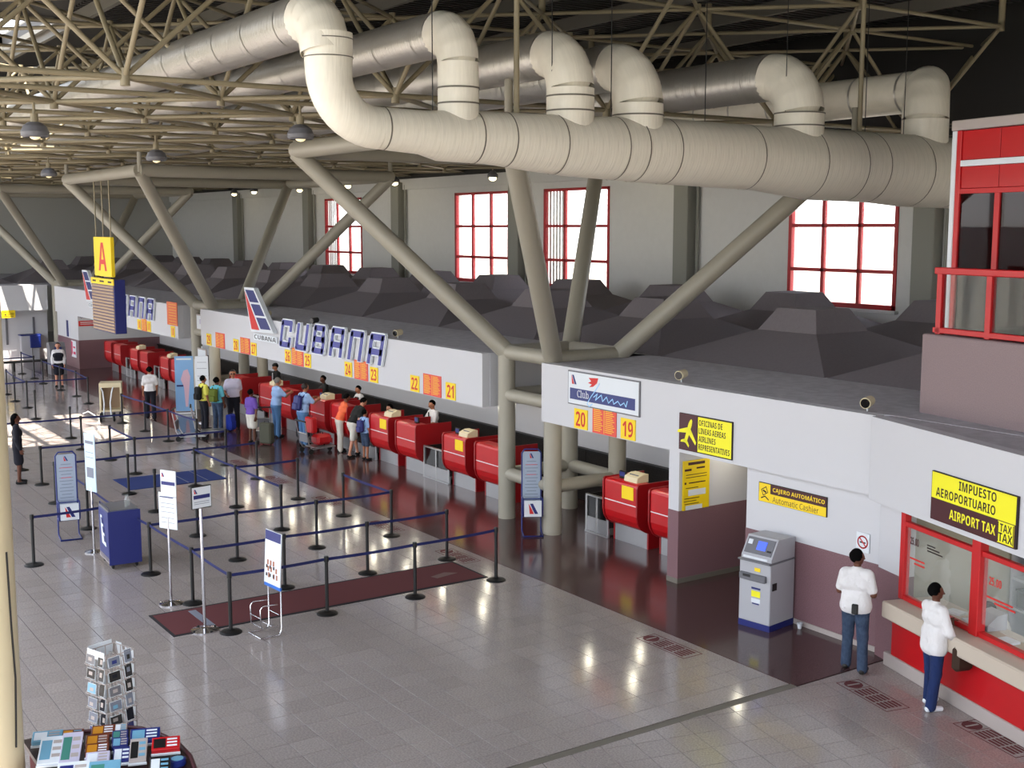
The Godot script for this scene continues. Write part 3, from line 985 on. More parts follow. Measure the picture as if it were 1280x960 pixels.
func space_frame() -> void:
	var t := thing("space_frame", "cream tubular double-layer space frame carrying the roof", "roof truss")
	var dx := 2.3
	var dz := 2.15
	var yb := 8.6
	var yt := 10.7
	var mem := []
	var stubs := []
	var at := func(i, j, top): return Vector3(5.6 + dx * i, yt if top else yb, -18.7 + dz * j)
	for i in range(-5, 10):
		for j in range(-26, 2):
			var even := posmod(i + j, 2) == 0
			if even and j <= 0:
				var p: Vector3 = at.call(i, j, false)
				stubs.append([p, 0.26])
				for d in [[1, -1], [-1, -1]]:
					if i + d[0] >= -5 and i + d[0] < 10 and j + d[1] >= -26:
						mem.append([p, at.call(i + d[0], j + d[1], false), 0.044, "chord"])
				if i + 2 < 10: mem.append([p, at.call(i + 2, j, false), 0.044, "chord"])
				for d in [[1, 0], [-1, 0], [0, 1], [0, -1]]:
					var ii: int = i + d[0]
					var jj: int = j + d[1]
					if ii >= -5 and ii < 10 and jj >= -26 and jj < 2:
						mem.append([p, at.call(ii, jj, true), 0.043, "web"])
			elif not even:
				var p: Vector3 = at.call(i, j, true)
				stubs.append([p, 0.2])
				if posmod(i, 2) == 0: stubs.append([p + Vector3(0, 0.3, 0), 0.7])
				for d in [[1, -1], [-1, -1]]:
					if i + d[0] >= -5 and i + d[0] < 10 and j + d[1] >= -26:
						mem.append([p, at.call(i + d[0], j + d[1], true), 0.04, "chord"])
				if i + 2 < 10 and (j == 1 or j % 2 == 0): mem.append([p, at.call(i + 2, j, true), 0.04, "chord"])
	var eye := Vector3(0, 6.35, 0)
	mem.sort_custom(func(a, b): return ((a[0] + a[1]) * 0.5 - eye).length_squared() < ((b[0] + b[1]) * 0.5 - eye).length_squared())
	var rest := mb()
	var k := 0
	var fr := Basis.from_euler(Vector3(deg_to_rad(-7.335), deg_to_rad(-33.994), 0)).inverse()
	for m in mem:
		var c: Vector3 = fr * ((m[0] + m[1]) * 0.5 - eye)
		var vis: bool = c.z < -1.0 and absf(c.x / c.z) < 0.46 and absf(c.y / c.z) < 0.36
		if vis and k < 290:
			k += 1
			obj(m[3], mb().tube(m[0], m[1], m[2], -1, 10, false), M.truss, t)
		else:
			rest.tube(m[0], m[1], m[2], -1, 6, false)
	for s in stubs:
		rest.tube(s[0] - Vector3(0, s[1] * 0.5, 0), s[0] + Vector3(0, s[1] * 0.5, 0), 0.075, -1, 8)
	var o := obj("remaining_members", rest, M.truss, t)
	o.set_meta("kind", "stuff")

func arc(c: Vector3, a: Vector3, b: Vector3, r: float, n := 8) -> Array:
	var out := []
	for i in n + 1:
		var f := PI * 0.5 * i / n
		out.append(c + a * r * cos(f) + b * r * sin(f))
	return out

func duct() -> void:
	var t := thing("air_duct", "large cream ventilation duct with riser elbows hanging under the roof", "duct")
	var z := -15.3
	var prof := [[8.05, 7.73, 0.29], [8.75, 7.7, 0.31], [9.05, 7.665, 0.36], [9.86, 7.67, 0.385], [10.7, 7.63, 0.43], [11.3, 7.61, 0.465], [12.1, 7.6, 0.49], [13.3, 7.59, 0.53], [15.4, 7.55, 0.55], [16.2, 7.51, 0.6], [16.7, 7.49, 0.64], [18.3, 7.47, 0.645], [19.2, 7.44, 0.68], [20.7, 7.42, 0.685], [24.5, 7.4, 0.685]]
	var ps := []
	var rs := []
	for p in prof:
		ps.append(Vector3(p[0], p[1], z)); rs.append(p[2])
	obj("trunk", mb().sweep(ps, rs, 36), M.duct, t)
	# the left end bends up and back along the hall
	var up := []
	var ur := []
	for p in arc(Vector3(8.05, 8.45, z), Vector3(0, -1, 0), Vector3(-1, 0, 0), 0.72, 10):
		up.append(p)
	for y in [8.7, 8.95]: up.append(Vector3(7.33, y, z))
	for p in up: ur.append(lerpf(0.29, 0.33, clampf((p.y - 7.73) / 1.0, 0, 1)))
	obj("bend", mb().sweep(up, ur, 32), M.duct, t)
	var ds := [[7.28, 9.2, 0.33, 0.36], [9.38, 9.18, 0.3, 0.33], [11.4, 9.05, 0.37, 0.36], [12.75, 8.95, 0.41, 0.38], [16.45, 9.05, 0.44, 0.42], [19.93, 9.1, 0.44, 0.42]]
	for i in ds.size():
		var x: float = ds[i][0]
		var yc: float = ds[i][1]
		var r: float = ds[i][2]
		var r2: float = ds[i][3]
		var R := r * 1.55
		var base := 8.95 if i == 0 else 7.6
		if yc - R > base + 0.01 or i > 0:
			obj("riser", mb().tube(Vector3(x, base, z), Vector3(x, yc - R, z), r, -1, 28), M.duct, t)
		var seg := arc(Vector3(x, yc - R, z - R), Vector3(0, 0, 1), Vector3(0, 1, 0), R, 4)   # mitred elbow
		var er := []
		for q in seg.size(): er.append(lerpf(r, r2, q / float(seg.size() - 1)))
		if i == 5:   # the last riser turns away from the hall and runs into the branch behind it
			seg = arc(Vector3(x + R * 0.81, yc - R, z - R * 0.59), Vector3(-0.81, 0, 0.59), Vector3(0, 1, 0), R, 4)
		var el := mb()
		for q in seg.size() - 1:
			el.sweep([seg[q], seg[q + 1]], [er[q], er[q + 1]], 28, false)
			if q > 0: el.ball(seg[q], Vector3.ONE * er[q] * 0.995, 20)
		obj("elbow", el, M.duct, t)
		var e: Vector3 = seg[-1]
		if i == 5:
			obj("link", mb().tube(e, e + Vector3(0.81, 0, -0.59) * 0.6, r2, -1, 24), M.duct, t)
			x += 1.0
			e = Vector3(x, yc, z - 0.8)
		obj("branch", mb().tube(e, Vector3(x, yc, -70), r2, -1, 24), M.foil if i < 5 else M.duct, t)
		var bands := mb()
		for q in 40:
			var zz := e.z - 0.4 - q * 1.2
			bands.tube(Vector3(x, yc, zz), Vector3(x, yc, zz - 0.05), r2 + 0.008, -1, 24, false)
		obj("branch_seams", bands, M.foil, t)
		for y in [8.12, 8.34]:
			if i > 0 and y < yc - R - 0.02:
				obj("seam", mb().tube(Vector3(x, y, z), Vector3(x, y + 0.025, z), r + 0.01, -1, 28, false), M.seam, t)
	for y in [8.62, 8.86]:
		obj("seam", mb().tube(Vector3(7.33, y, z), Vector3(7.33, y + 0.015, z), 0.337, -1, 28, false), M.seam, t)
	for x in [8.12, 9.6, 10.15, 11.05, 12.2, 12.6, 13.25, 15.1, 16.55, 17.6, 18.2, 19.4, 20.4]:
		var y := 0.0
		var r := 0.0
		for i in prof.size() - 1:
			if x >= prof[i][0] and x <= prof[i + 1][0]:
				var f: float = (x - prof[i][0]) / (prof[i + 1][0] - prof[i][0])
				y = lerpf(prof[i][1], prof[i + 1][1], f); r = lerpf(prof[i][2], prof[i + 1][2], f)
		obj("seam", mb().tube(Vector3(x, y, z), Vector3(x + 0.022, y, z), r + 0.009, -1, 36, false), M.seam, t)
	for q in [[10.4, 7.95], [18.05, 8.05]]:
		obj("hanger_pole", mb().tube(Vector3(q[0], q[1], z), Vector3(q[0], 11.5, z), 0.045, -1, 10), M.truss, t)
	for x in [8.95, 11.05, 12.2, 14.2, 16.1, 18.2, 19.3]:
		obj("hanger_wire", mb().tube(Vector3(x, 7.9, z), Vector3(x, 11.6, z), 0.008, -1, 6), M.black, t)

func lamps() -> void:
	var dome := [[9.5, -29.45, "grey dome lamp above the middle tree column's ring beam"], [9.4, -20.85, "grey dome lamp beside the upturned bend of the big duct"], [9.53, -40.2, "grey dome lamp above the hanging flight board"], [5.25, -23.0, "grey dome lamp at the far left under the space frame"]]
	for q in dome:
		var t := thing("dome_lamp", q[2], "lamp", Vector3(q[0], 7.95, q[1]))
		obj("hood", mb().lathe(Vector3.ZERO, [Vector2(0.2, 0.0), Vector2(0.24, 0.03), Vector2(0.245, 0.1), Vector2(0.2, 0.2), Vector2(0.12, 0.26), Vector2(0.05, 0.28), Vector2(0.0, 0.28)], 20), M.atm_dark, t)
		obj("ballast_box", mb().tube(Vector3(0, 0.26, 0), Vector3(0, 0.42, 0), 0.07, -1, 12), M.truss, t)
		obj("stem", mb().tube(Vector3(0, 0.4, 0), Vector3(0, 0.66, 0), 0.025, -1, 8), M.truss, t)
		bulb(t, Vector3(0, 0.03, 0), 0.1, 0.6)
	var k := 0
	for z in [-29.45, -31.6, -38.05, -44.5, -46.65, -48.8, -55.25, -59.55, -63.85]:
		k += 1
		var t := thing("wall_lamp", ["small lit lamp near the right window pair, nearest the camera", "small lit lamp near the right window pair, next one along", "small lit lamp high beside the second window from the right", "small lit lamp right of the third window, high under the roof", "small lit lamp left of the third window, high under the roof", "small lit lamp between the third and the fourth window", "small lit lamp left of the leftmost window, nearest to it", "small lit lamp left of the leftmost window, next one along", "farthest small lit lamp under the roof by the end wall"][k - 1], "lamp", Vector3(24.2 + 0.6 * (k % 2), 8.2, z), 0.0)
		obj("housing", mb().lathe(Vector3.ZERO, [Vector2(0.2, 0.0), Vector2(0.2, 0.1), Vector2(0.08, 0.25), Vector2(0.0, 0.26)], 14), M.atm_dark, t)
		obj("stem", mb().tube(Vector3(0, 0.25, 0), Vector3(0, 0.5, 0), 0.02, -1, 6), M.truss, t)
		bulb(t, Vector3(0, -0.03, 0), 0.14, 5.0)

func bulb(t: Node3D, at: Vector3, r: float, e: float) -> void:
	var key := "bulb%d" % int(e * 10)
	if not M.has(key):
		var m := mat(key, Color(1, 0.95, 0.8), 0.4)
		m.emission_enabled = true
		m.emission = Color(1.0, 0.93, 0.72)
		m.emission_energy_multiplier = e
	obj("bulb", mb().ball(at, Vector3(r, r * 0.7, r), 12), M[key], t)
	var l := OmniLight3D.new()
	l.name = "light"
	l.light_color = Color(1.0, 0.93, 0.75)
	l.light_energy = e * r * r * 0.6
	l.light_size = r * 0.6
	l.omni_range = 40.0
	l.omni_attenuation = 2.0
	l.shadow_enabled = true
	t.add_child(l)
	l.position = at

const W := -PI / 2   # turn of things on walls that face the hall

func zy(b: Mb) -> Mb:   # outline given as depth and height, pushed along the width
	b.x = Transform3D(Basis(Vector3(0, 0, 1), Vector3(0, 1, 0), Vector3(1, 0, 0)), Vector3.ZERO)
	return b

func desk(label: String, z: float, notice: bool, w := 1.06) -> Node3D:
	var t := thing("check_in_desk", label, "desk", Vector3(15.4, 0, z), W, "red check-in desks")
	var h := w * 0.5
	var up := [Vector2(0.0, 1.32), Vector2(0.24, 1.32), Vector2(0.285, 1.3), Vector2(0.3, 1.26), Vector2(0.3, 0.9), Vector2(0.0, 0.9)]
	var low := [Vector2(0.0, 0.885), Vector2(0.3, 0.885), Vector2(0.3, 0.68), Vector2(0.27, 0.55), Vector2(0.2, 0.44), Vector2(0.09, 0.37), Vector2(0.0, 0.36)]
	obj("upper_front_panel", zy(mb()).prism(up, -h + 0.03, h - 0.03), M.red, t)
	obj("lower_front_panel", zy(mb()).prism(low, -h + 0.03, h - 0.03), M.red, t)
	obj("seam_strip", mb().box(Vector3(0, 0.8925, 0.29), Vector3(w - 0.06, 0.02, 0.03)), M.shirt_white, t)
	var side := [Vector2(-0.75, 1.34), Vector2(0.27, 1.34), Vector2(0.31, 1.31), Vector2(0.325, 1.25), Vector2(0.325, 0.68), Vector2(0.29, 0.54), Vector2(0.21, 0.42), Vector2(0.09, 0.35), Vector2(0.02, 0.33), Vector2(0.02, 0.0), Vector2(-0.3, 0.0), Vector2(-0.3, 0.33), Vector2(-0.75, 0.5)]
	for s in [-1.0, 1.0]:
		obj("side_panel", zy(mb()).prism(side, s * h - 0.02, s * h + 0.02), M.red_dark, t)
	obj("kick_plate", mb().box(Vector3(0, 0.18, 0.0), Vector3(w - 0.06, 0.36, 0.03)), M.kick, t)
	obj("worktop", mb().box(Vector3(0, 1.0, -0.4), Vector3(w - 0.05, 0.04, 0.75), 0.01), M.red_dark, t)
	obj("top_shelf", mb().box(Vector3(0, 1.31, 0.08), Vector3(w - 0.05, 0.03, 0.3), 0.008), M.red, t)
	if notice:
		var n := mb().box(Vector3(h - 0.3, 1.13, 0.305), Vector3(0.36, 0.26, 0.008))
		obj("yellow_notice", n, M.yellow, t)
	return t

func printer(label: String, z: float, dark: bool) -> void:
	var t := thing("counter_printer" if not dark else "counter_display", label, "printer" if not dark else "display", Vector3(15.36, 1.325, z), W)
	if dark:
		obj("screen_housing", mb().box(Vector3(0, 0.08, 0), Vector3(0.2, 0.13, 0.05), 0.01), M.black, t)
		obj("foot", mb().box(Vector3(0, 0.01, 0), Vector3(0.12, 0.02, 0.1), 0.004), M.black, t)
		obj("screen", mb().box(Vector3(0, 0.085, 0.027), Vector3(0.16, 0.09, 0.004)), M.navy, t)
	else:
		obj("case", zy(mb()).prism([Vector2(-0.16, 0), Vector2(0.14, 0), Vector2(0.12, 0.1), Vector2(-0.04, 0.16), Vector2(-0.16, 0.16)], -0.2, 0.2), M.cream, t)
		obj("paper_slot", mb().box(Vector3(0, 0.135, 0.04), Vector3(0.26, 0.02, 0.02)), M.atm_dark, t)

func baggage_scale(label: String, z: float, w: float) -> void:
	var t := thing("baggage_scale", label, "scale", Vector3(15.5, 0, z), W, "baggage scales between the desks")
	var h := w * 0.5
	for x in [-h + 0.02, 0.0, h - 0.02]:
		obj("upright", mb().box(Vector3(x, 0.4, 0.2), Vector3(0.05, 0.8, 0.06), 0.006), M.steel, t)
	obj("top_rail", mb().box(Vector3(0, 0.8, 0.2), Vector3(w, 0.04, 0.06), 0.006), M.steel, t)
	obj("kick_plate", mb().box(Vector3(0, 0.19, 0.2), Vector3(w, 0.3, 0.04), 0.005), M.kick, t)
	obj("lower_plate", mb().box(Vector3(0, 0.02, 0.22), Vector3(w, 0.04, 0.05)), M.kick, t)
	for s in [-1.0, 1.0]:
		obj("conveyor_belt", zy(mb()).prism([Vector2(0.18, 0.36), Vector2(0.18, 0.4), Vector2(-1.4, 0.62), Vector2(-1.4, 0.56)], s * h * 0.5 - h * 0.46, s * h * 0.5 + h * 0.46), M.black, t)
		obj("dark_panel", mb().box(Vector3(s * h * 0.5, 0.56, 0.185), Vector3(h - 0.04, 0.44, 0.02)), M.black_gloss, t)
		obj("side_guard", mb().box(Vector3(s * (h - 0.01), 0.5, -0.5), Vector3(0.03, 0.6, 1.4)), M.panelling, t)

func counters() -> void:
	var list := [[-18.51, "20"], [-17.08, "19"], [-24.91, "22"], [-23.42, "21"], [-28.81, "24"], [-27.33, "23"], [-32.72, "26"], [-31.25, "25"], [-36.6, "28"], [-35.15, "27"], [-39.2, "29"]]
	for q in list:
		var even: bool = int(q[1]) % 2 == 0
		desk("red check-in desk with rounded front under the yellow number %s" % said(q[1]), q[0], even and int(q[1]) < 26)
	var k := 0
	for z in [-54.5, -53.1, -50.7, -49.35, -46.75, -45.45]:
		k += 1
		desk(["red far desk next to the mauve block", "red far desk second from the mauve block", "red far desk just right of the farther dark scale", "red far desk just left of the nearer dark scale", "red far desk just right of the nearer dark scale", "red far desk closest to the middle tree column"][k - 1], z, false)
	baggage_scale("steel and black baggage scale left of the red desk numbered twenty", -19.5, 0.75)
	baggage_scale("double steel baggage scale between red desks twenty-two and twenty-three", -26.1, 1.26)
	baggage_scale("double steel baggage scale between red desks twenty-four and twenty-five", -30.0, 1.26)
	baggage_scale("double steel baggage scale between red desks twenty-six and twenty-seven", -33.9, 1.26)
	baggage_scale("double steel baggage scale between red desks twenty-eight and twenty-nine", -37.8, 1.1)
	baggage_scale("dark baggage scale in the far desk row, nearer the far end", -51.9, 1.2)
	baggage_scale("dark baggage scale in the far desk row, nearer the middle column", -48.05, 1.2)
	for q in [[-18.35, "beige printer on the red desk numbered twenty"], [-24.7, "beige printer on the red desk numbered twenty-two"], [-28.55, "beige printer on the red desk numbered twenty-four"], [-32.6, "beige printer on the red desk numbered twenty-six"], [-36.4, "beige printer on the red desk numbered twenty-eight"], [-46.6, "beige printer on a far red desk near the middle column"], [-50.6, "beige printer on a far red desk in the centre of the far row"]]:
		printer(q[1], q[0], false)
	for q in [[-18.75, "small dark display on the red desk numbered twenty"], [-25.15, "small dark display on the red desk numbered twenty-two"], [-27.2, "small dark display on the red desk numbered twenty-three"], [-32.95, "small dark display on the red desk numbered twenty-six"]]:
		printer(q[1], q[0], true)

func passage_and_cash_machine() -> void:
	# pier and passage wall, stone dado below, white above
	var w := structure("wall_passage", "white and mauve pier and side wall of the passage")
	obj("upper_wall", mb().span(Vector3(14.31, 1.33, -16.17), Vector3(18.0, 3.45, -15.9)), M.white, w)
	obj("dado", mb().span(Vector3(14.305, 0, -16.175), Vector3(18.0, 1.33, -15.895)), M.dado, w)
	obj("plinth", mb().span(Vector3(14.295, 0, -16.18), Vector3(18.0, 0.09, -15.885)), M.seam, w)
	obj("end_wall", mb().span(Vector3(18.0, 0, -16.2), Vector3(18.3, 3.45, -11)), M.mauve, w)
	obj("soffit", mb().span(Vector3(14.46, 2.42, -15.9), Vector3(18.0, 2.5, -14.3)), M.white, w)
	var c := structure("wall_cash_machine", "white wall with a mauve stone dado behind the cash machine")
	obj("upper_wall", mb().span(Vector3(14.42, 1.35, -14.33), Vector3(14.6, 2.44, -11.3)), M.white, c)
	obj("dado", mb().span(Vector3(14.41, 0, -14.335), Vector3(14.6, 1.35, -11.3)), M.dado, c)
	obj("side", mb().span(Vector3(14.6, 0, -14.33), Vector3(18.0, 2.44, -14.15)), M.mauve, c)
	obj("plinth", mb().span(Vector3(14.39, 0, -14.34), Vector3(14.6, 0.08, -11.35)), M.base_grey, c)
	var n := thing("direction_poster", "tall yellow poster on the grey passage wall", "poster", Vector3(14.7, 1.34, -15.89), 0.0)
	obj("board", mb().box(Vector3(0, 0.44, 0.008), Vector3(0.64, 0.9, 0.016)), M.yellow, n)
	var pr := mb()
	for q in [[0.0, 0.83, 0.4, 0.05], [-0.2, 0.72, 0.16, 0.04], [0.1, 0.74, 0.2, 0.03], [0, 0.63, 0.5, 0.012], [0, 0.58, 0.5, 0.012], [-0.26, 0.48, 0.04, 0.04], [0.02, 0.48, 0.4, 0.02], [-0.1, 0.39, 0.3, 0.012], [-0.1, 0.2, 0.36, 0.015], [-0.14, 0.15, 0.3, 0.012], [-0.1, 0.1, 0.34, 0.012]]:
		pr.box(Vector3(q[0], q[1], 0.0175), Vector3(q[2], q[3], 0.002))
	obj("print", pr, M.maroon, n)
	var lb := mb()
	lb.box(Vector3(0.02, 0.3, 0.0175), Vector3(0.42, 0.11, 0.003)); lb.box(Vector3(-0.05, 0.03, 0.0175), Vector3(0.4, 0.08, 0.003))
	obj("white_label", lb, M.paper, n)
	var a := thing("cash_machine", "grey cash machine with a blue screen beside the passage", "cash machine", Vector3(14.0, 0, -13.42), deg_to_rad(-81.3))
	obj("base", mb().box(Vector3(0, 0.05, 0), Vector3(0.6, 0.1, 0.66)), M.navy, a)
	obj("cabinet", mb().box(Vector3(0, 0.59, 0), Vector3(0.6, 0.99, 0.66), 0.012), M.atm, a)
	obj("fascia_head", zy(mb()).prism([Vector2(-0.33, 1.11), Vector2(0.3, 1.11), Vector2(0.3, 1.16), Vector2(0.12, 1.46), Vector2(-0.33, 1.44)], -0.29, 0.29), M.atm, a)
	obj("shelf", mb().box(Vector3(0, 1.1, 0.02), Vector3(0.61, 0.025, 0.7)), M.atm_dark, a)
	var tilt := Transform3D(Basis(Vector3.RIGHT, -0.54), Vector3(0, 1.32, 0.212))
	var pl := mb(); pl.x = tilt
	obj("control_panel", pl.box(Vector3(0, 0.0, -0.005), Vector3(0.52, 0.27, 0.02), 0.004), M.atm_dark, a)
	var sc := mb(); sc.x = tilt
	obj("screen", sc.box(Vector3(0.04, 0.01, 0.008), Vector3(0.17, 0.15, 0.012)), glow("cash_screen", Color(0.3, 0.4, 0.9), 0.5), a)
	var lg := mb(); lg.x = tilt
	obj("keypad", lg.box(Vector3(-0.19, 0.05, 0.008), Vector3(0.08, 0.08, 0.012)), M.paper, a)
	var kk := mb(); kk.x = tilt
	obj("card_slot", kk.box(Vector3(0.2, -0.06, 0.008), Vector3(0.08, 0.03, 0.012)), M.black, a)
	obj("label_strip", mb().box(Vector3(-0.02, 1.145, 0.305), Vector3(0.46, 0.035, 0.01)), M.paper, a)
	obj("cash_drawer", mb().box(Vector3(-0.02, 0.84, 0.35), Vector3(0.5, 0.11, 0.07), 0.01), M.atm_dark, a)
	obj("drawer_slot", mb().box(Vector3(-0.12, 0.86, 0.388), Vector3(0.14, 0.04, 0.006)), M.black, a)
	obj("yellow_sticker", mb().box(Vector3(0.05, 0.97, 0.334), Vector3(0.11, 0.06, 0.004)), M.yellow, a)
	obj("blue_sticker", mb().box(Vector3(0.03, 0.66, 0.334), Vector3(0.17, 0.03, 0.004)), M.navy, a)
	obj("yellow_sticker", mb().box(Vector3(0.03, 0.57, 0.334), Vector3(0.17, 0.1, 0.004)), M.lemon, a)
	obj("white_sticker", mb().box(Vector3(0.03, 0.46, 0.334), Vector3(0.17, 0.07, 0.004)), M.paper, a)
	obj("blue_sticker", mb().box(Vector3(0.03, 0.41, 0.334), Vector3(0.13, 0.02, 0.004)), M.navy, a)
	obj("lock", mb().box(Vector3(0.304, 0.72, 0.22), Vector3(0.012, 0.12, 0.12), 0.004), M.black, a)
	var bl := thing("crumpled_cup", "small white crumpled cup on the floor beside the cash machine", "cup", Vector3(14.28, 0, -12.95))
	obj("cup", mb().lathe(Vector3.ZERO, [Vector2(0.0, 0.0), Vector2(0.03, 0.0), Vector2(0.045, 0.07), Vector2(0.05, 0.09), Vector2(0.03, 0.095)], 10), M.paper, bl)

func glow(key: String, c: Color, e: float) -> StandardMaterial3D:
	if not M.has(key):
		var m := mat(key, c, 0.3)
		m.emission_enabled = true
		m.emission = c
		m.emission_energy_multiplier = e
	return M[key]

func facet() -> Transform3D:
	return Transform3D(Basis(Vector3.UP, deg_to_rad(-107.6)), Vector3(14.3, 0, -11.4))

func at_facet(o: Node3D, p := Vector3.ZERO) -> Node3D:
	o.transform = facet() * Transform3D(Basis(), p)
	return o

func tax_booth() -> void:
	var f := at_facet(structure("trim_4", "white fascia over the tax window, bent towards the hall"))
	obj("fascia", mb().span(Vector3(-0.12, 2.38, 0.0), Vector3(6.5, 3.62, 0.2)), M.white, f)
	var top := structure("ceiling_booth")
	at_facet(top)
	obj("slab", mb().span(Vector3(-0.1, 3.45, -6.0), Vector3(6.5, 3.615, 0.0)), M.roofslab, top)
	var w := at_facet(structure("wall_tax_booth", "white and mauve wall around the red framed tax window"))
	obj("upper_wall", mb().span(Vector3(-0.1, 1.35, -0.2), Vector3(0.5, 2.4, 0.0)), M.white, w)
	obj("dado", mb().span(Vector3(-0.1, 0.0, -0.2), Vector3(0.5, 1.35, 0.01)), M.dado, w)
	obj("lintel", mb().span(Vector3(0.5, 2.33, -0.2), Vector3(6.5, 2.5, 0.0)), M.booth_in, w)
	obj("red_panel", mb().span(Vector3(0.45, 0.2, -0.1), Vector3(6.5, 0.85, 0.1)), M.red, w)
	obj("plinth", mb().span(Vector3(0.3, 0.0, -0.1), Vector3(6.5, 0.2, 0.13), 0.01), M.base_grey, w)
	obj("inner_wall", mb().span(Vector3(0.3, 0, -3.2), Vector3(0.45, 2.6, -0.2)), M.booth_in, w)
	obj("rear_wall", mb().span(Vector3(0.3, 0, -3.3), Vector3(6.5, 2.6, -3.15)), M.booth_in, w)
	obj("inner_ceiling", mb().span(Vector3(0.3, 2.55, -3.3), Vector3(6.5, 2.65, 0)), M.white, w)
	obj("inner_floor", mb().span(Vector3(0.3, 0.02, -3.3), Vector3(6.5, 0.06, -0.1)), M.granite, w)
	var sh := thing("ledge_counter", "thick beige stone ledge below the red framed tax window", "counter")
	at_facet(sh)
	obj("slab", mb().span(Vector3(0.55, 0.82, -0.55), Vector3(6.4, 1.06, 0.36), 0.02), M.ledge, sh)
	var win := at_facet(structure("window_tax", "red framed glazed tax window with printed prices"))
	for q in [[Vector3(0.5, 1.06, -0.05), Vector3(0.6, 2.36, 0.06)], [Vector3(2.1, 1.06, -0.06), Vector3(2.27, 2.36, 0.08)], [Vector3(3.85, 1.06, -0.05), Vector3(3.97, 2.36, 0.06)]]:
		obj("mullion", mb().span(q[0], q[1], 0.008), M.red_frame, win)
	for q in [[0.6, 2.1], [2.27, 3.85], [3.97, 6.4]]:
		obj("bottom_rail", mb().span(Vector3(q[0], 1.06, -0.04), Vector3(q[1], 1.13, 0.05), 0.006), M.red_frame, win)
		obj("top_rail", mb().span(Vector3(q[0], 2.14, -0.03), Vector3(q[1], 2.21, 0.05), 0.006), M.red_frame, win)
		obj("pane", mb().span(Vector3(q[0], 1.24 if q[0] > 2 else 1.13, 0.0), Vector3(q[1], 2.14, 0.006)), M.glass, win)
	text(win, "25.00", Vector3(0.77, 1.95, 0.01), 0.2, 0.11, M.maroon, font_bold)
	text(win, "25.00", Vector3(2.5, 1.85, 0.01), 0.24, 0.11, M.sign_red, font_bold)
	for q in [[1.15, 1.98, 0.18], [1.2, 1.94, 0.28], [1.24, 1.9, 0.34]]:
		obj("print_line", mb().box(Vector3(q[0], q[1], 0.009), Vector3(q[2], 0.018, 0.002)), M.print_dark, win)
	for q in [[0.85, 1.7, 0.34], [0.9, 1.64, 0.24], [2.6, 1.63, 0.5], [2.7, 1.58, 0.4]]:
		obj("red_print_line", mb().box(Vector3(q[0], q[1], 0.009), Vector3(q[2], 0.024, 0.002)), M.sign_red, win)
	# shelves, lamp, papers and clerks inside
	var s := thing("shelf_unit", "grey metal shelf unit behind the tax window", "shelf")
	at_facet(s, Vector3(0.98, 0.06, -2.1))
	for x in [-0.45, 0.45]: obj("side", mb().box(Vector3(x, 1.0, 0), Vector3(0.04, 2.0, 0.5)), M.atm, s)
	for y in [0.1, 0.7, 1.15, 1.58, 2.0]: obj("shelf_board", mb().box(Vector3(0, y, 0), Vector3(0.9, 0.04, 0.5)), M.atm, s)
	obj("back", mb().box(Vector3(0, 1.0, -0.24), Vector3(0.9, 2.0, 0.02)), M.atm_dark, s)
	var k := 0
	for q in [[-0.2, 0.72, "bottom"], [0.1, 1.17, "middle"], [-0.1, 1.6, "top"]]:
		k += 1
		var bx := thing("file_box", "dark file box on the %s shelf behind the tax window" % q[2], "box")
		at_facet(bx, Vector3(0.98 + q[0] * 0.5, 0.06 + q[1], -2.05))
		obj("box", mb().box(Vector3(0, 0.13, 0), Vector3(0.5, 0.26, 0.36), 0.01), M.panelling, bx)
		obj("lid", mb().box(Vector3(0, 0.27, 0), Vector3(0.52, 0.03, 0.38), 0.006), M.black, bx)
	var l := thing("ceiling_lamp", "fluorescent ceiling lamp inside the tax booth", "lamp")
	at_facet(l, Vector3(2.0, 2.5, -1.4))
	obj("diffuser", mb().box(Vector3(0, 0.02, 0), Vector3(1.2, 0.05, 0.25), 0.01), glow("booth_lamp", Color(1, 0.98, 0.92), 2.0), l)
	var al := AreaLight3D.new()
	al.name = "light"
	al.area_size = Vector2(1.2, 0.25)
	al.light_energy = 0.9
	al.light_color = Color(1, 0.97, 0.9)
	al.area_range = 20.0
	al.area_attenuation = 2.0
	al.shadow_enabled = true
	l.add_child(al)
	al.position = Vector3(0, -0.02, 0)
	al.rotation.x = -PI / 2
	k = 0
	for q in [[1.35, -0.3, 0.3, "white paper sheets on the tax window ledge by the clerk's hands"], [1.75, -0.25, -0.2, "stack of receipts beside the red mullion inside the tax window"], [2.55, -0.2, 0.1, "white notepad at the right pane of the tax window"]]:
		var p := thing("paper_stack", q[3], "paper")
		at_facet(p, Vector3(q[0], 1.06, q[1]))
		p.rotate_y(q[2])
		obj("sheets", mb().box(Vector3(0, 0.015, 0), Vector3(0.24, 0.03, 0.17)), M.paper, p)
	var m := thing("cash_register", "small grey cash register beside the red mullion behind the glass", "cash register")
	at_facet(m, Vector3(1.98, 1.06, -0.35))
	obj("case", zy(mb()).prism([Vector2(-0.15, 0), Vector2(0.15, 0), Vector2(0.15, 0.08), Vector2(0.0, 0.2), Vector2(-0.15, 0.22)], -0.16, 0.16), M.atm, m)
	obj("drawer", mb().box(Vector3(0, 0.035, 0.155), Vector3(0.28, 0.05, 0.015)), M.atm_dark, m)

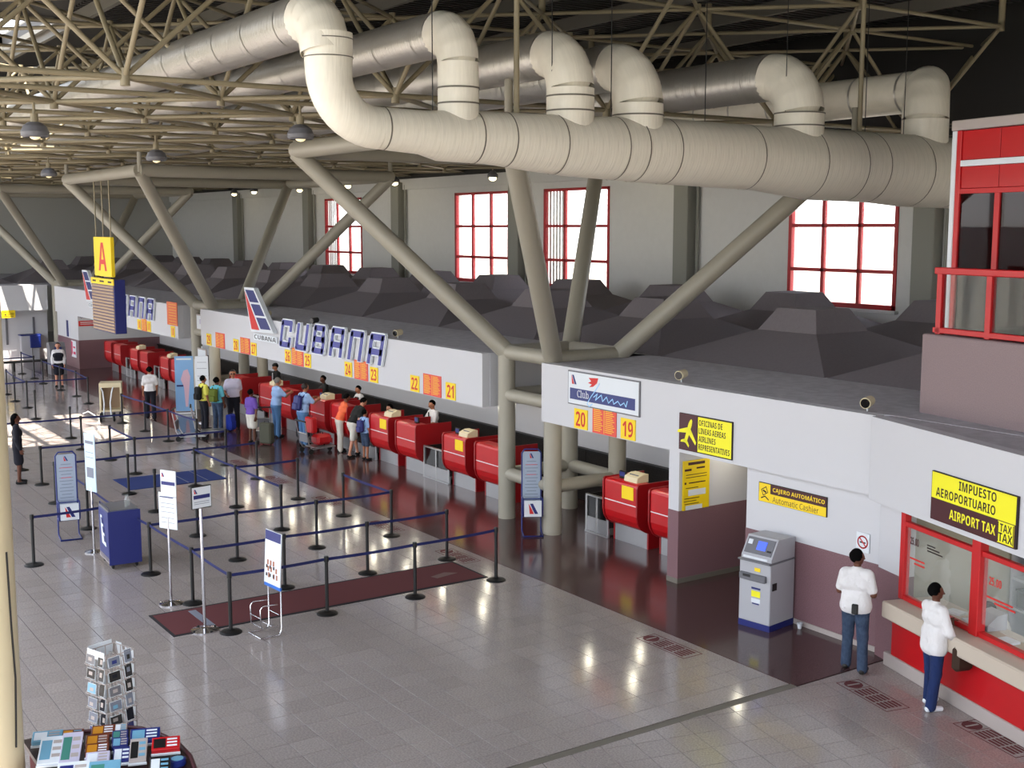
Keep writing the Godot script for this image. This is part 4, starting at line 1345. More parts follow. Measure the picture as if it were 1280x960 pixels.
func cabin() -> void:
	var F := Transform3D(Basis(Vector3.UP, deg_to_rad(-100.0)), Vector3(15.06, 0, -11.46))
	var b := structure("wall_gallery", "mauve parapet wall of the upper gallery on the canopy roof")
	b.transform = F
	obj("parapet", mb().span(Vector3(0, 3.55, -3.6), Vector3(6.5, 4.8, 0.0), 0.02), M.mauve, b)
	var r := thing("balcony_rail", "red balcony rail with glass panels on the mauve parapet", "railing")
	r.transform = F
	for u in [0.2, 1.15, 2.2, 3.3, 4.4]:
		obj("rail_post", mb().span(Vector3(u - 0.05, 4.8, -0.2), Vector3(u + 0.05, 5.72, -0.1), 0.008), M.red_frame, r)
	obj("top_rail", mb().span(Vector3(0.1, 5.68, -0.21), Vector3(6.4, 5.78, -0.09), 0.012), M.red_frame, r)
	obj("bottom_rail", mb().span(Vector3(0.1, 4.82, -0.2), Vector3(6.4, 4.9, -0.1), 0.008), M.red_frame, r)
	for q in [[0.25, 1.1], [1.2, 2.15], [2.25, 3.25], [3.35, 4.35]]:
		obj("rail_glass", mb().span(Vector3(q[0], 4.9, -0.155), Vector3(q[1], 5.68, -0.148)), M.mirror_glass, r)
	var c := thing("control_cabin", "red panelled cabin with dark windows above the balcony rail", "cabin")
	c.transform = F
	var o := -0.85
	obj("roof_cap", mb().span(Vector3(-0.42, 7.8, -3.9), Vector3(6.5, 7.95, o + 0.06), 0.01), M.base_grey, c)
	obj("corner_post", mb().span(Vector3(-0.42, 4.8, o - 0.1), Vector3(-0.33, 7.8, o + 0.04), 0.01), M.paper, c)
	obj("red_post", mb().span(Vector3(-0.33, 4.8, o - 0.08), Vector3(-0.24, 7.8, o + 0.03), 0.01), M.red_frame, c)
	obj("left_side", mb().span(Vector3(-0.4, 4.8, -3.9), Vector3(-0.34, 7.8, o - 0.1)), M.red_dark, c)
	for q in [[-0.24, 0.5], [0.5, 1.5], [1.5, 3.0], [3.0, 6.5]]:
		obj("upper_panel", mb().span(Vector3(q[0] + 0.006, 7.36, o - 0.05), Vector3(q[1] - 0.006, 7.79, o), 0.004), M.red, c)
		obj("lower_panel", mb().span(Vector3(q[0] + 0.006, 6.94, o - 0.05), Vector3(q[1] - 0.006, 7.26, o), 0.004), M.red, c)
	obj("white_strip", mb().span(Vector3(-0.24, 7.265, o - 0.05), Vector3(6.5, 7.355, o + 0.03), 0.005), M.paper, c)
	obj("head_rail", mb().span(Vector3(-0.24, 6.86, o - 0.05), Vector3(6.5, 6.935, o + 0.02), 0.004), M.red_frame, c)
	for u in [0.5, 1.5, 3.0, 4.5]:
		obj("mullion", mb().span(Vector3(u - 0.05, 4.8, o - 0.05), Vector3(u + 0.05, 6.86, o + 0.02), 0.004), M.red_frame, c)
	for q in [[-0.24, 0.45], [0.55, 1.45], [1.55, 2.95], [3.05, 4.45]]:
		obj("window_pane", mb().span(Vector3(q[0], 4.8, o - 0.02), Vector3(q[1], 6.86, o - 0.01)), M.dark_glass, c)
	obj("cabin_back", mb().span(Vector3(-0.4, 4.8, -3.9), Vector3(6.5, 7.8, -3.8)), M.panelling, c)
	obj("cabin_ceiling", mb().span(Vector3(-0.34, 7.7, -3.85), Vector3(6.5, 7.8, o - 0.06)), M.deck, c)

func far_end() -> void:
	var w := structure("wall_far_frontage", "white frontage across the far end of the hall")
	obj("fascia", mb().span(Vector3(2, 2.42, -61.6), Vector3(14.2, 3.62, -61.3)), M.white, w)
	obj("lower_wall", mb().span(Vector3(2, 0, -62.2), Vector3(14.3, 2.42, -62.0)), M.white, w)
	obj("roof", mb().span(Vector3(2, 3.5, -78), Vector3(17, 3.62, -61.6)), M.roofslab, w)
	for x in [11.0, 12.35, 13.6]:
		obj("door_gap", mb().span(Vector3(x, 0.75, -62.0), Vector3(x + 0.1, 2.05, -61.96)), M.atm_dark, w)
	var pshape := mb(); pyramid(pshape)
	var pm := pshape.done()
	for i in 3:
		var o := obj("pyramid", pm, M.pyramid, w)
		o.position = Vector3(6.5 + 4.5 * i, 3.62, -66)
	var k := structure("wall_far_block", "white and mauve projecting block beside the far red desks")
	obj("upper_wall", mb().span(Vector3(14.3, 1.3, -60.0), Vector3(18, 3.4, -56.3)), M.white, k)
	obj("dado", mb().span(Vector3(14.29, 0, -60.0), Vector3(18, 1.3, -56.29)), M.dado, k)
	obj("slit_window", mb().span(Vector3(14.28, 1.35, -58.3), Vector3(14.3, 2.1, -58.0)), M.navy, k)
	var s := thing("block_sign", "red sign with white print on the mauve and white far block", "sign", Vector3(14.75, 1.92, -56.28))
	obj("board", mb().box(Vector3(0, 0.14, 0.01), Vector3(0.85, 0.24, 0.02)), M.sign_red, s)
	var pr := mb()
	for y in [0.19, 0.11]: pr.box(Vector3(0.0, y, 0.021), Vector3(0.7, 0.03, 0.002))
	obj("print", pr, M.paper, s)
	var sc := mb()
	sc.line([Vector2(-0.3, 0.38), Vector2(-0.35, 0.45), Vector2(-0.28, 0.5), Vector2(-0.22, 0.44), Vector2(-0.3, 0.38)], 0.02, 0.0, 0.004)
	sc.line([Vector2(-0.18, 0.44), Vector2(0.0, 0.47), Vector2(0.12, 0.44), Vector2(0.35, 0.47)], 0.03, 0.0, 0.004)
	obj("emblem", sc, M.grey_print, s)
	var p := thing("wall_poster", "pink and white poster low on the bright side of the far block", "poster", Vector3(14.285, 0.55, -57.1), W)
	obj("sheet", mb().box(Vector3(0, 0.3, 0.008), Vector3(0.8, 0.75, 0.016)), M.paper, p)
	var pk := mb()
	pk.prism([Vector2(-0.4, -0.05), Vector2(-0.2, 0.1), Vector2(-0.15, 0.6), Vector2(-0.4, 0.66)], 0.017, 0.02)
	pk.box(Vector3(0.12, 0.12, 0.018), Vector3(0.4, 0.12, 0.003)); pk.box(Vector3(0.1, 0.38, 0.018), Vector3(0.36, 0.08, 0.003))
	obj("print", pk, mat("pink", Color(0.8, 0.25, 0.4), 0.6), p)
	var y := thing("yellow_door_sign", "yellow sign with black print on the far white frontage", "sign", Vector3(12.37, 2.1, -61.28))
	obj("board", mb().box(Vector3(0, 0.18, 0.01), Vector3(0.62, 0.36, 0.02)), M.yellow, y)
	var yp := mb()
	yp.prism([Vector2(-0.2, 0.12), Vector2(-0.08, 0.12), Vector2(-0.14, 0.22)], 0.021, 0.023)
	for q in [[-0.1, 0.28, 0.3], [0.1, 0.21, 0.3], [0.1, 0.15, 0.3], [0, 0.07, 0.45]]: yp.box(Vector3(q[0], q[1], 0.021), Vector3(q[2], 0.025, 0.002))
	obj("print", yp, M.print_dark, y)
	var m := thing("ticket_machine", "grey and blue ticket machine against the far white frontage", "machine", Vector3(13.35, 0, -61.6))
	obj("cabinet", mb().box(Vector3(-0.2, 0.6, 0), Vector3(0.5, 1.2, 0.5), 0.02), M.atm, m)
	obj("blue_panel", mb().box(Vector3(0.2, 0.9, 0.05), Vector3(0.5, 0.6, 0.5), 0.02), M.blue, m)
	obj("stand", mb().box(Vector3(0.2, 0.3, 0.0), Vector3(0.4, 0.6, 0.4), 0.02), M.atm, m)
	obj("top", mb().box(Vector3(0, 1.22, 0), Vector3(0.95, 0.05, 0.55)), M.blue, m)
	var a := thing("cash_dispenser", "grey rounded cash dispenser beside the uniformed woman", "cash machine", Vector3(13.0, 0, -55.0))
	obj("cabinet", zy(mb()).prism([Vector2(-0.3, 0), Vector2(0.35, 0), Vector2(0.35, 0.75), Vector2(0.25, 1.2), Vector2(0.12, 1.38), Vector2(-0.3, 1.38)], -0.33, 0.33), M.atm_dark, a)
	obj("screen", mb().box(Vector3(0.0, 1.05, 0.31), Vector3(0.3, 0.28, 0.06)), M.navy, a)
	obj("front", mb().box(Vector3(0.0, 0.5, 0.355), Vector3(0.5, 0.35, 0.02), 0.006), M.atm, a)
	var bn := thing("bench", "long low dark bench along the far frontage", "bench", Vector3(11.6, 0, -57.0))
	obj("seat", mb().box(Vector3(0, 0.42, 0), Vector3(3.4, 0.07, 0.45), 0.015), M.black, bn)
	for x in [-1.4, 0.0, 1.4]: obj("leg", mb().box(Vector3(x, 0.2, 0), Vector3(0.08, 0.4, 0.4)), M.black, bn)

func said(n: String) -> String:
	return {"19": "nineteen", "20": "twenty", "21": "twenty-one", "22": "twenty-two", "23": "twenty-three", "24": "twenty-four", "25": "twenty-five", "26": "twenty-six", "27": "twenty-seven", "28": "twenty-eight", "29": "twenty-nine"}[n]

var posts := {}

func belt_post(label: String, x: float, z: float, tall := true) -> Node3D:
	var t := thing("belt_post", label, "belt post", Vector3(x, 0, z))
	if not M.has("post_mesh"):
		M["post_mesh"] = [mb().lathe(Vector3.ZERO, [Vector2(0.178, 0.0), Vector2(0.178, 0.012), Vector2(0.15, 0.03), Vector2(0.08, 0.045), Vector2(0.035, 0.06), Vector2(0.0, 0.06)], 24).done(), mb().tube(Vector3(0, 0.05, 0), Vector3(0, 0.9, 0), 0.03, -1, 14).done(), mb().lathe(Vector3(0, 0.88, 0), [Vector2(0.032, 0.0), Vector2(0.04, 0.01), Vector2(0.04, 0.09), Vector2(0.033, 0.105), Vector2(0.0, 0.108)], 14).done()]
	obj("base", M.post_mesh[0], M.black, t)
	obj("pole", M.post_mesh[1], M.black, t)
	obj("head", M.post_mesh[2], M.black, t)
	posts["%.2f,%.2f" % [x, z]] = t
	return t

func belt(a: Array, b: Array) -> void:
	var t: Node3D = posts["%.2f,%.2f" % [a[0], a[1]]]
	var p := Vector3(0, 0.93, 0)
	var q := Vector3(b[0] - a[0], 0.93, b[1] - a[1])
	var d := (q - p).normalized()
	p += d * 0.036; q -= d * 0.036
	var s := Vector3(-d.z, 0, d.x) * 0.002
	var m := mb()
	var n := 6
	for i in n:
		var f := i / float(n)
		var g := (i + 1) / float(n)
		var u := p.lerp(q, f) - Vector3(0, 0.05 * f * (1 - f), 0)
		var w := p.lerp(q, g) - Vector3(0, 0.05 * g * (1 - g), 0)
		var h := Vector3(0, 0.025, 0)
		m.quad_auto(u - h + s, w - h + s, w + h + s, u + h + s, s)
		m.quad_auto(u - h - s, w - h - s, w + h - s, u + h - s, -s)
		m.quad_auto(u + h - s, w + h - s, w + h + s, u + h + s, Vector3.UP)
		m.quad_auto(u - h - s, w - h - s, w - h + s, u - h + s, Vector3.DOWN)
	obj("belt", m, M.belt, t)

func queue() -> void:
	var rug := thing("carpet_runner", "long dark red carpet runner with a black border", "carpet", Vector3(8.77, 0, -18.76))
	obj("border", mb().box(Vector3(0, 0.005, 0), Vector3(5.86, 0.01, 1.26), 0.003), M.rug_edge, rug)
	obj("pile", mb().box(Vector3(0, 0.007, 0), Vector3(5.76, 0.012, 1.14), 0.003), M.rug, rug)
	var em := mb()
	em.prism([Vector2(2.0, -0.1), Vector2(2.5, 0.0), Vector2(2.3, 0.16), Vector2(1.95, 0.05)], 0, 0.002)
	var e := obj("emblem", em, M.rug_print, rug)
	e.rotation.x = -PI / 2
	e.position = Vector3(0.1, 0.0135, 0.1)
	var lt := obj("border_print", mb().box(Vector3(-2.25, 0.0138, 0), Vector3(0.13, 0.002, 0.95)), M.grey_print, rug)
	var bm := thing("entrance_mat", "blue floor mat with pale stripes between the belt posts", "mat", Vector3(9.72, 0, -30.0))
	obj("pile", mb().box(Vector3(0, 0.006, 0), Vector3(2.45, 0.012, 1.5), 0.003), M.blue_mat, bm)
	var st := mb()
	st.box(Vector3(0.25, 0.0125, 0), Vector3(0.03, 0.002, 1.4)); st.box(Vector3(0.75, 0.0125, 0), Vector3(0.02, 0.002, 1.4))
	obj("stripe", st, M.grey_print, bm)
	var rows := [
		["in the nearest row along the dark red carpet", [[6.67, -17.85], [8.34, -17.85], [10.0, -17.83], [11.72, -17.9]]],
		["in the row just behind the dark red carpet", [[6.68, -19.63], [8.35, -19.61], [9.99, -19.6], [11.7, -19.6]]],
		["in the second row behind the dark red carpet", [[6.64, -21.79], [8.33, -21.82], [9.98, -21.78], [11.67, -21.78]]],
		["in the row level with the blue cabinet", [[4.99, -23.63], [6.55, -23.75], [8.33, -24.04], [9.99, -23.55], [11.64, -23.96]]],
		["in the row before the blue mat", [[6.61, -25.93], [8.3, -26.69], [9.98, -26.1], [11.5, -26.09]]],
		["along the near edge of the blue mat", [[6.64, -28.82], [8.34, -28.85], [9.97, -28.81], [11.59, -28.81]]],
		["along the far edge of the blue mat", [[6.86, -31.13], [9.2, -31.16], [11.6, -30.99]]],
		["one row beyond the blue mat", [[6.85, -33.32], [9.21, -33.44], [11.57, -33.18]]],
		["two rows beyond the blue mat", [[6.75, -35.6], [8.98, -35.53], [11.51, -35.51]]],
		["beside the white box cart, nearer row", [[9.21, -37.65], [11.49, -37.7]]],
		["beside the white box cart, farther row", [[9.2, -42.16], [11.36, -39.7]]],
		["in the far group, first row", [[7.3, -45.0], [9.56, -44.99], [11.65, -44.87]]],
		["in the far group, second row", [[9.55, -46.95], [11.8, -47.11]]],
		["in the far group, third row", [[9.71, -49.07], [11.73, -49.21]]],
		["at the very back by the uniformed woman, first", [[11.65, -51.74]]],
		["at the very back by the uniformed woman, second", [[9.6, -53.67], [11.74, -53.67]]],
		["at the very back by the uniformed woman, third", [[11.69, -55.76]]]]
	var ordinal := ["leftmost", "second from left", "third from left", "fourth from left", "fifth from left"]
	for r in rows:
		var cnt: int = r[1].size()
		for i in cnt:
			var w: String = ordinal[i] if i < cnt - 1 or cnt < 2 else "rightmost"
			belt_post("black belt post, %s %s" % [w, r[0]] if cnt > 1 else "black belt post %s" % r[0], r[1][i][0], r[1][i][1])
	for i in [0, 1, 2, 5]:
		for k in 3: belt(rows[i][1][k], rows[i][1][k + 1])
	belt(rows[3][1][0], rows[3][1][1])
	belt(rows[4][1][2], rows[4][1][3])
	for i in [6, 8]:
		for k in 2: belt(rows[i][1][k], rows[i][1][k + 1])
	for i in 5: belt(rows[i][1][1 if i == 3 else 0], rows[i + 1][1][1 if i + 1 == 3 else 0])
	belt(rows[2][1][3], rows[3][1][4])
	belt(rows[3][1][3], rows[4][1][2]); belt(rows[4][1][2], rows[5][1][2])
	belt(rows[6][1][1], rows[7][1][1])
	belt(rows[7][1][2], rows[8][1][2]); belt(rows[8][1][2], rows[9][1][1]); belt(rows[9][1][1], rows[10][1][1])
	belt(rows[11][1][0], rows[11][1][1]); belt(rows[11][1][1], rows[11][1][2])
	belt(rows[11][1][1], rows[12][1][0]); belt(rows[12][1][0], rows[13][1][0])
	belt(rows[11][1][2], rows[12][1][1]); belt(rows[12][1][1], rows[13][1][1]); belt(rows[13][1][1], rows[14][1][0]); belt(rows[15][1][1], rows[16][1][0]); belt(rows[15][1][0], rows[15][1][1])

func printed(parent: Node3D, called: String, list: Array, z: float, m: Material) -> void:
	var p := mb()
	for q in list: p.box(Vector3(q[0], q[1], z), Vector3(q[2], q[3], 0.002))
	obj(called, p, m, parent)

func fin(b: Node3D, c: Vector2, s: float, z: float) -> void:   # small tail fin emblem
	var r := mb(); var u := mb()
	r.prism([c + Vector2(-0.4, 0.5) * s, c + Vector2(-0.3, 0.35) * s, c + Vector2(0.1, -0.5) * s, c + Vector2(-0.3, -0.5) * s], z, z + 0.003)
	u.prism([c + Vector2(-0.28, 0.5) * s, c + Vector2(0.0, 0.5) * s, c + Vector2(0.5, -0.5) * s, c + Vector2(0.18, -0.5) * s], z, z + 0.003)
	obj("emblem_red", r, M.sign_red, b)
	obj("emblem_blue", u, M.navy, b)

func stands() -> void:
	# sign boards on chrome poles
	var p := thing("pole_sign", "tall white notice sheets on a chrome pole left of the dark red carpet", "sign", Vector3(6.37, 0, -19.82), deg_to_rad(-62))
	obj("foot", mb().lathe(Vector3.ZERO, [Vector2(0.2, 0), Vector2(0.2, 0.02), Vector2(0.06, 0.05), Vector2(0.03, 0.07), Vector2(0, 0.07)], 20), M.chrome, p)
	obj("pole", mb().tube(Vector3(0, 0.05, 0), Vector3(0, 1.5, 0), 0.022, -1, 12), M.chrome, p)
	obj("upper_board", mb().box(Vector3(0.05, 2.1, 0.02), Vector3(0.34, 0.44, 0.02), 0.004), M.paper, p)
	obj("lower_board", mb().box(Vector3(0.0, 1.62, 0.0), Vector3(0.4, 0.62, 0.02), 0.004), M.paper, p)
	printed(p, "blue_band", [[0.05, 2.1, 0.3, 0.06], [0, 1.86, 0.3, 0.015]], 0.0315, M.navy)
	printed(p, "print", [[0, 1.75, 0.3, 0.008], [0, 1.68, 0.3, 0.008], [0, 1.6, 0.3, 0.008], [0, 1.5, 0.28, 0.008], [0, 1.42, 0.3, 0.008]], 0.0115, M.grey_print)
	fin(p, Vector2(-0.06, 2.24), 0.07, 0.031)
	var q := thing("framed_pole_sign", "black framed white sign with a blue band on a chrome pole beside the carpet", "sign", Vector3(6.36, 0, -18.17), deg_to_rad(12))
	obj("foot", mb().lathe(Vector3.ZERO, [Vector2(0.22, 0), Vector2(0.22, 0.02), Vector2(0.06, 0.05), Vector2(0.03, 0.07), Vector2(0, 0.07)], 20), M.chrome, q)
	for a in 4: obj("castor", mb().ball(Vector3(0.19 * cos(a * TAU / 4), 0.02, 0.19 * sin(a * TAU / 4)), Vector3.ONE * 0.025, 8), M.rubber, q)
	obj("pole", mb().tube(Vector3(0, 0.05, 0), Vector3(0, 2.0, 0), 0.025, -1, 12), M.chrome, q)
	obj("frame", mb().box(Vector3(0, 2.17, 0.02), Vector3(0.36, 0.36, 0.025), 0.006), M.black, q)
	obj("board", mb().box(Vector3(0, 2.17, 0.032), Vector3(0.33, 0.33, 0.01)), M.paper, q)
	printed(q, "blue_band", [[0, 2.18, 0.29, 0.06]], 0.038, M.navy)
	printed(q, "print", [[0, 2.1, 0.27, 0.008], [0, 2.07, 0.27, 0.008]], 0.038, M.grey_print)
	fin(q, Vector2(-0.11, 2.27), 0.07, 0.0375)
	var r := thing("panel_sign", "narrow pale panel on a chrome pole behind the blue cabinet", "sign", Vector3(6.2, 0, -23.95), deg_to_rad(-75))
	obj("foot", mb().lathe(Vector3.ZERO, [Vector2(0.18, 0), Vector2(0.18, 0.02), Vector2(0.05, 0.05), Vector2(0, 0.06)], 20), M.chrome, r)
	obj("pole", mb().tube(Vector3(0, 0.05, 0), Vector3(0, 1.3, 0), 0.022, -1, 10), M.chrome, r)
	obj("panel", mb().box(Vector3(0, 1.8, 0), Vector3(0.38, 1.15, 0.02), 0.004), mat("pale_blue", Color(0.72, 0.8, 0.86), 0.5), r)
	printed(r, "print", [[0, 2.2, 0.3, 0.06], [0, 2.0, 0.28, 0.01], [0, 1.9, 0.28, 0.01], [0, 1.6, 0.25, 0.2]], 0.0115, M.grey_print)
	brochure_stand("blue tubular brochure stand with a grey notice panel at the left of the queue", Vector3(6.1, 0, -25.4), deg_to_rad(-8))
	brochure_stand("blue tubular brochure stand between the posts of the nearest tree column", Vector3(14.2, 0, -20.3), deg_to_rad(-30))
	# poster on a chrome basket stand
	var s := thing("poster_stand", "white and blue poster on a chrome wire basket stand by the carpet", "stand", Vector3(7.12, 0, -17.45), deg_to_rad(-84))
	var fr := mb()
	for x in [-0.2, 0.2]:
		fr.sweep([Vector3(x, 0.02, 0.22), Vector3(x, 0.02, -0.1), Vector3(x, 0.1, -0.14), Vector3(x, 0.85, -0.14)], [0.012, 0.012, 0.012, 0.012], 8)
	fr.tube(Vector3(-0.2, 0.02, 0.22), Vector3(0.2, 0.02, 0.22), 0.012, -1, 8)
	obj("frame", fr, M.chrome, s)
	var bk := mb()
	for x in [-0.16, 0.16]:
		bk.sweep([Vector3(x, 0.5, -0.1), Vector3(x, 0.52, 0.16), Vector3(x, 0.47, 0.2), Vector3(x, 0.2, 0.2), Vector3(x, 0.16, 0.16), Vector3(x, 0.16, -0.1)], [0.01, 0.01, 0.01, 0.01, 0.01, 0.01], 8)
	for q2 in [[0.33, -0.12], [0.33, 0.2], [0.16, 0.0], [0.16, 0.16]]:
		bk.tube(Vector3(-0.16, q2[0], q2[1]), Vector3(0.16, q2[0], q2[1]), 0.006, -1, 6)
	obj("basket", bk, M.chrome, s)
	var tl := Transform3D(Basis(Vector3.RIGHT, -0.06), Vector3(0, 1.2, -0.13))
	var bd := mb(); bd.x = tl
	obj("poster", bd.box(Vector3.ZERO, Vector3(0.5, 0.86, 0.02), 0.004), M.paper, s)
	var hd := mb(); hd.x = tl
	hd.box(Vector3(0, 0.35, 0.011), Vector3(0.48, 0.15, 0.003))
	obj("blue_heading", hd, M.navy, s)
	var ft := mb(); ft.x = tl
	ft.box(Vector3(0.02, -0.44, 0.0), Vector3(0.5, 0.05, 0.03))
	obj("blue_foot", ft, mat("sky_blue", Color(0.15, 0.4, 0.75), 0.5), s)
	for i in 9:
		var pc := mb(); pc.x = tl
		obj("printed_figure", pc.box(Vector3(-0.14 + 0.09 * (i % 4) + 0.02 * (i / 4), -0.08 - 0.1 * (i / 3), 0.011), Vector3(0.05, 0.08, 0.003)), M.skin_tan, s)
	var pd := mb(); pd.x = tl
	for i in 6: pd.box(Vector3(-0.17 + 0.11 * (i % 3), -0.15 - 0.13 * (i / 3), 0.0115), Vector3(0.045, 0.05, 0.003))
	obj("printed_dots", pd, M.print_dark, s)
	# blue cabinet on castors
	var c := thing("blue_cabinet", "blue rolling cabinet with a white emblem left of the queue", "cabinet", Vector3(6.4, 0, -22.85), deg_to_rad(-3))
	obj("body", mb().box(Vector3(0, 0.6, 0), Vector3(0.58, 0.96, 0.8), 0.015), M.blue, c)
	obj("skirt", mb().box(Vector3(-0.01, 0.16, -0.01), Vector3(0.56, 0.1, 0.78)), M.base_grey, c)
	obj("front_board", mb().box(Vector3(0, 0.6, 0.41), Vector3(0.6, 1.02, 0.02), 0.004), M.navy, c)
	obj("top", mb().box(Vector3(0, 1.1, -0.02), Vector3(0.56, 0.04, 0.76), 0.008), M.atm_dark, c)
	obj("rail", mb().sweep([Vector3(-0.26, 1.12, -0.38), Vector3(-0.26, 1.17, -0.38), Vector3(-0.26, 1.17, 0.36), Vector3(-0.26, 1.12, 0.36)], [0.01, 0.01, 0.01, 0.01], 6), M.navy, c)
	for x in [-0.22, 0.22]:
		for z in [-0.32, 0.32]: obj("castor", mb().ball(Vector3(x, 0.055, z), Vector3(0.03, 0.055, 0.055), 10), M.rubber, c)
	var em := obj("emblem", mb().prism([Vector2(-0.22, 0.95), Vector2(-0.1, 0.95), Vector2(0.2, 0.4), Vector2(-0.14, 0.42)], 0, 0.004), M.paper, c)
	em.rotation.y = W
	em.position = Vector3(-0.2945, 0, 0)
	var eb := mb()
	for q3 in [[-0.1, 0.86], [-0.01, 0.7], [0.07, 0.54]]:
		eb.prism([Vector2(q3[0] - 0.07, q3[1] + 0.05), Vector2(q3[0] + 0.03, q3[1] + 0.05), Vector2(q3[0] + 0.09, q3[1] - 0.06), Vector2(q3[0] - 0.03, q3[1] - 0.06)], 0.004, 0.006)
	var e2 := obj("emblem_panel", eb, M.navy, c)
	e2.rotation.y = W
	e2.position = Vector3(-0.2945, 0, 0)
	var gl := thing("glass_dispenser", "clear glass dispenser standing on the blue rolling cabinet", "glass", Vector3(6.52, 1.12, -22.7))
	obj("glass", mb().lathe(Vector3.ZERO, [Vector2(0.05, 0), Vector2(0.05, 0.14), Vector2(0.025, 0.2), Vector2(0.025, 0.24)], 14), M.glass, gl)
	# banner and pole notices near the middle column
	var b := thing("figure_banner", "pale blue standing banner with a printed pink figure near the middle column", "banner", Vector3(13.75, 0, -40.5), deg_to_rad(-25))
	obj("sheet", mb().box(Vector3(0, 1.05, 0), Vector3(0.62, 1.9, 0.02)), mat("banner_blue", Color(0.5, 0.68, 0.86), 0.5), b)
	obj("foot", mb().box(Vector3(0, 0.04, 0), Vector3(0.66, 0.08, 0.25), 0.01), M.steel, b)
	var fg := mb()
	fg.prism([Vector2(0.02, 0.25), Vector2(0.1, 0.25), Vector2(0.16, 0.9), Vector2(0.2, 1.3), Vector2(0.12, 1.55), Vector2(-0.02, 1.5), Vector2(-0.12, 1.2), Vector2(-0.02, 0.95)], 0.011, 0.013)
	fg.lathe(Vector3.ZERO, [Vector2(0, 0)], 8) if false else fg
	obj("printed_figure", fg, mat("banner_pink", Color(0.85, 0.7, 0.76), 0.6), b)
	printed(b, "heading", [[0, 1.9, 0.5, 0.06]], 0.012, M.paper)
	printed(b, "dark_print", [[-0.15, 0.98, 0.22, 0.06]], 0.0125, M.navy)
	var n := thing("white_pole_notice", "white notice sheet on a pole behind the luggage trolleys", "sign", Vector3(13.6, 0, -38.3), deg_to_rad(-30))
	obj("foot", mb().lathe(Vector3.ZERO, [Vector2(0.18, 0), Vector2(0.18, 0.02), Vector2(0, 0.05)], 16), M.chrome, n)
	obj("pole", mb().tube(Vector3(-0.22, 0.02, 0), Vector3(-0.22, 2.1, 0), 0.02, -1, 8), M.steel, n)
	obj("sheet", mb().box(Vector3(0, 1.65, 0.015), Vector3(0.42, 1.1, 0.02)), M.paper, n)
	printed(n, "print", [[0, 2.0, 0.3, 0.012], [0, 1.8, 0.32, 0.012], [0, 1.55, 0.3, 0.012], [0, 1.4, 0.32, 0.012]], 0.026, M.grey_print)
	# framed boards fixed between the posts of the middle column
	for q4 in [[2.83, 0.55, "small framed picture between the upper braces of the middle tree column"], [1.15, 1.05, "tall framed notice between the lower braces of the middle tree column"]]:
		var f := thing("framed_board", q4[2], "board", Vector3(14.5, q4[0], -40.75), W)
		obj("frame", mb().box(Vector3(0, q4[1] * 0.5, 0), Vector3(0.85, q4[1], 0.04), 0.006), M.base_grey, f)
		obj("sheet", mb().box(Vector3(0, q4[1] * 0.5, 0.021), Vector3(0.76, q4[1] - 0.09, 0.006)), M.paper, f)
		printed(f, "print", [[0.1, q4[1] * 0.55, 0.4, q4[1] * 0.3]], 0.025, M.shirt_lilac)
		obj("bracket", mb().box(Vector3(0, q4[1] + 0.04, 0), Vector3(0.06, 0.08, 0.03)), M.paper, f)
	trolleys()

func brochure_stand(label: String, at: Vector3, turn: float) -> void:
	var t := thing("brochure_stand", label, "stand", at, turn)
	var f := mb()
	f.sweep([Vector3(-0.2, 0.02, 0.3), Vector3(-0.2, 0.02, -0.18), Vector3(-0.2, 0.08, -0.22), Vector3(-0.2, 1.68, -0.22), Vector3(-0.14, 1.76, -0.22), Vector3(0.14, 1.76, -0.22), Vector3(0.2, 1.68, -0.22), Vector3(0.2, 0.08, -0.22), Vector3(0.2, 0.02, -0.18), Vector3(0.2, 0.02, 0.3), Vector3(-0.2, 0.02, 0.3)], [0.016, 0.016, 0.016, 0.016, 0.016, 0.016, 0.016, 0.016, 0.016, 0.016, 0.016], 8)
	obj("frame", f, M.blue, t)
	obj("notice_panel", mb().box(Vector3(0, 1.15, -0.22), Vector3(0.37, 1.12, 0.012)), M.shirt_blue if false else mat("panel_grey", Color(0.6, 0.65, 0.72), 0.5), t)
	var pr := []
	for i in 13: pr.append([0.0, 1.5 - 0.07 * i, 0.27 if i % 3 else 0.2, 0.012])
	printed(t, "print", pr, -0.213, M.grey_print)
	printed(t, "red_print", [[0, 1.43, 0.24, 0.012], [0, 1.22, 0.2, 0.012]], -0.2125, M.sign_red)
	fin(t, Vector2(0, 1.62), 0.1, -0.214)
	var k := mb()
	k.sweep([Vector3(-0.2, 0.75, -0.2), Vector3(-0.2, 0.77, 0.12), Vector3(-0.2, 0.7, 0.16), Vector3(-0.2, 0.42, 0.12), Vector3(-0.2, 0.38, 0.05), Vector3(-0.2, 0.38, -0.2)], [0.014, 0.014, 0.014, 0.014, 0.014, 0.014], 8)
	k.sweep([Vector3(0.2, 0.75, -0.2), Vector3(0.2, 0.77, 0.12), Vector3(0.2, 0.7, 0.16), Vector3(0.2, 0.42, 0.12), Vector3(0.2, 0.38, 0.05), Vector3(0.2, 0.38, -0.2)], [0.014, 0.014, 0.014, 0.014, 0.014, 0.014], 8)
	k.tube(Vector3(-0.2, 0.77, 0.12), Vector3(0.2, 0.77, 0.12), 0.012, -1, 8)
	k.tube(Vector3(-0.2, 0.38, 0.05), Vector3(0.2, 0.38, 0.05), 0.012, -1, 8)
	obj("holder_frame", k, M.blue, t)
	obj("front_plate", mb().box(Vector3(0, 0.57, 0.15), Vector3(0.36, 0.34, 0.01)), M.paper, t)
	fin(t, Vector2(0, 0.57), 0.22, 0.156)
	obj("shelf", mb().box(Vector3(0, 0.4, -0.04), Vector3(0.38, 0.015, 0.3)), M.blue, t)

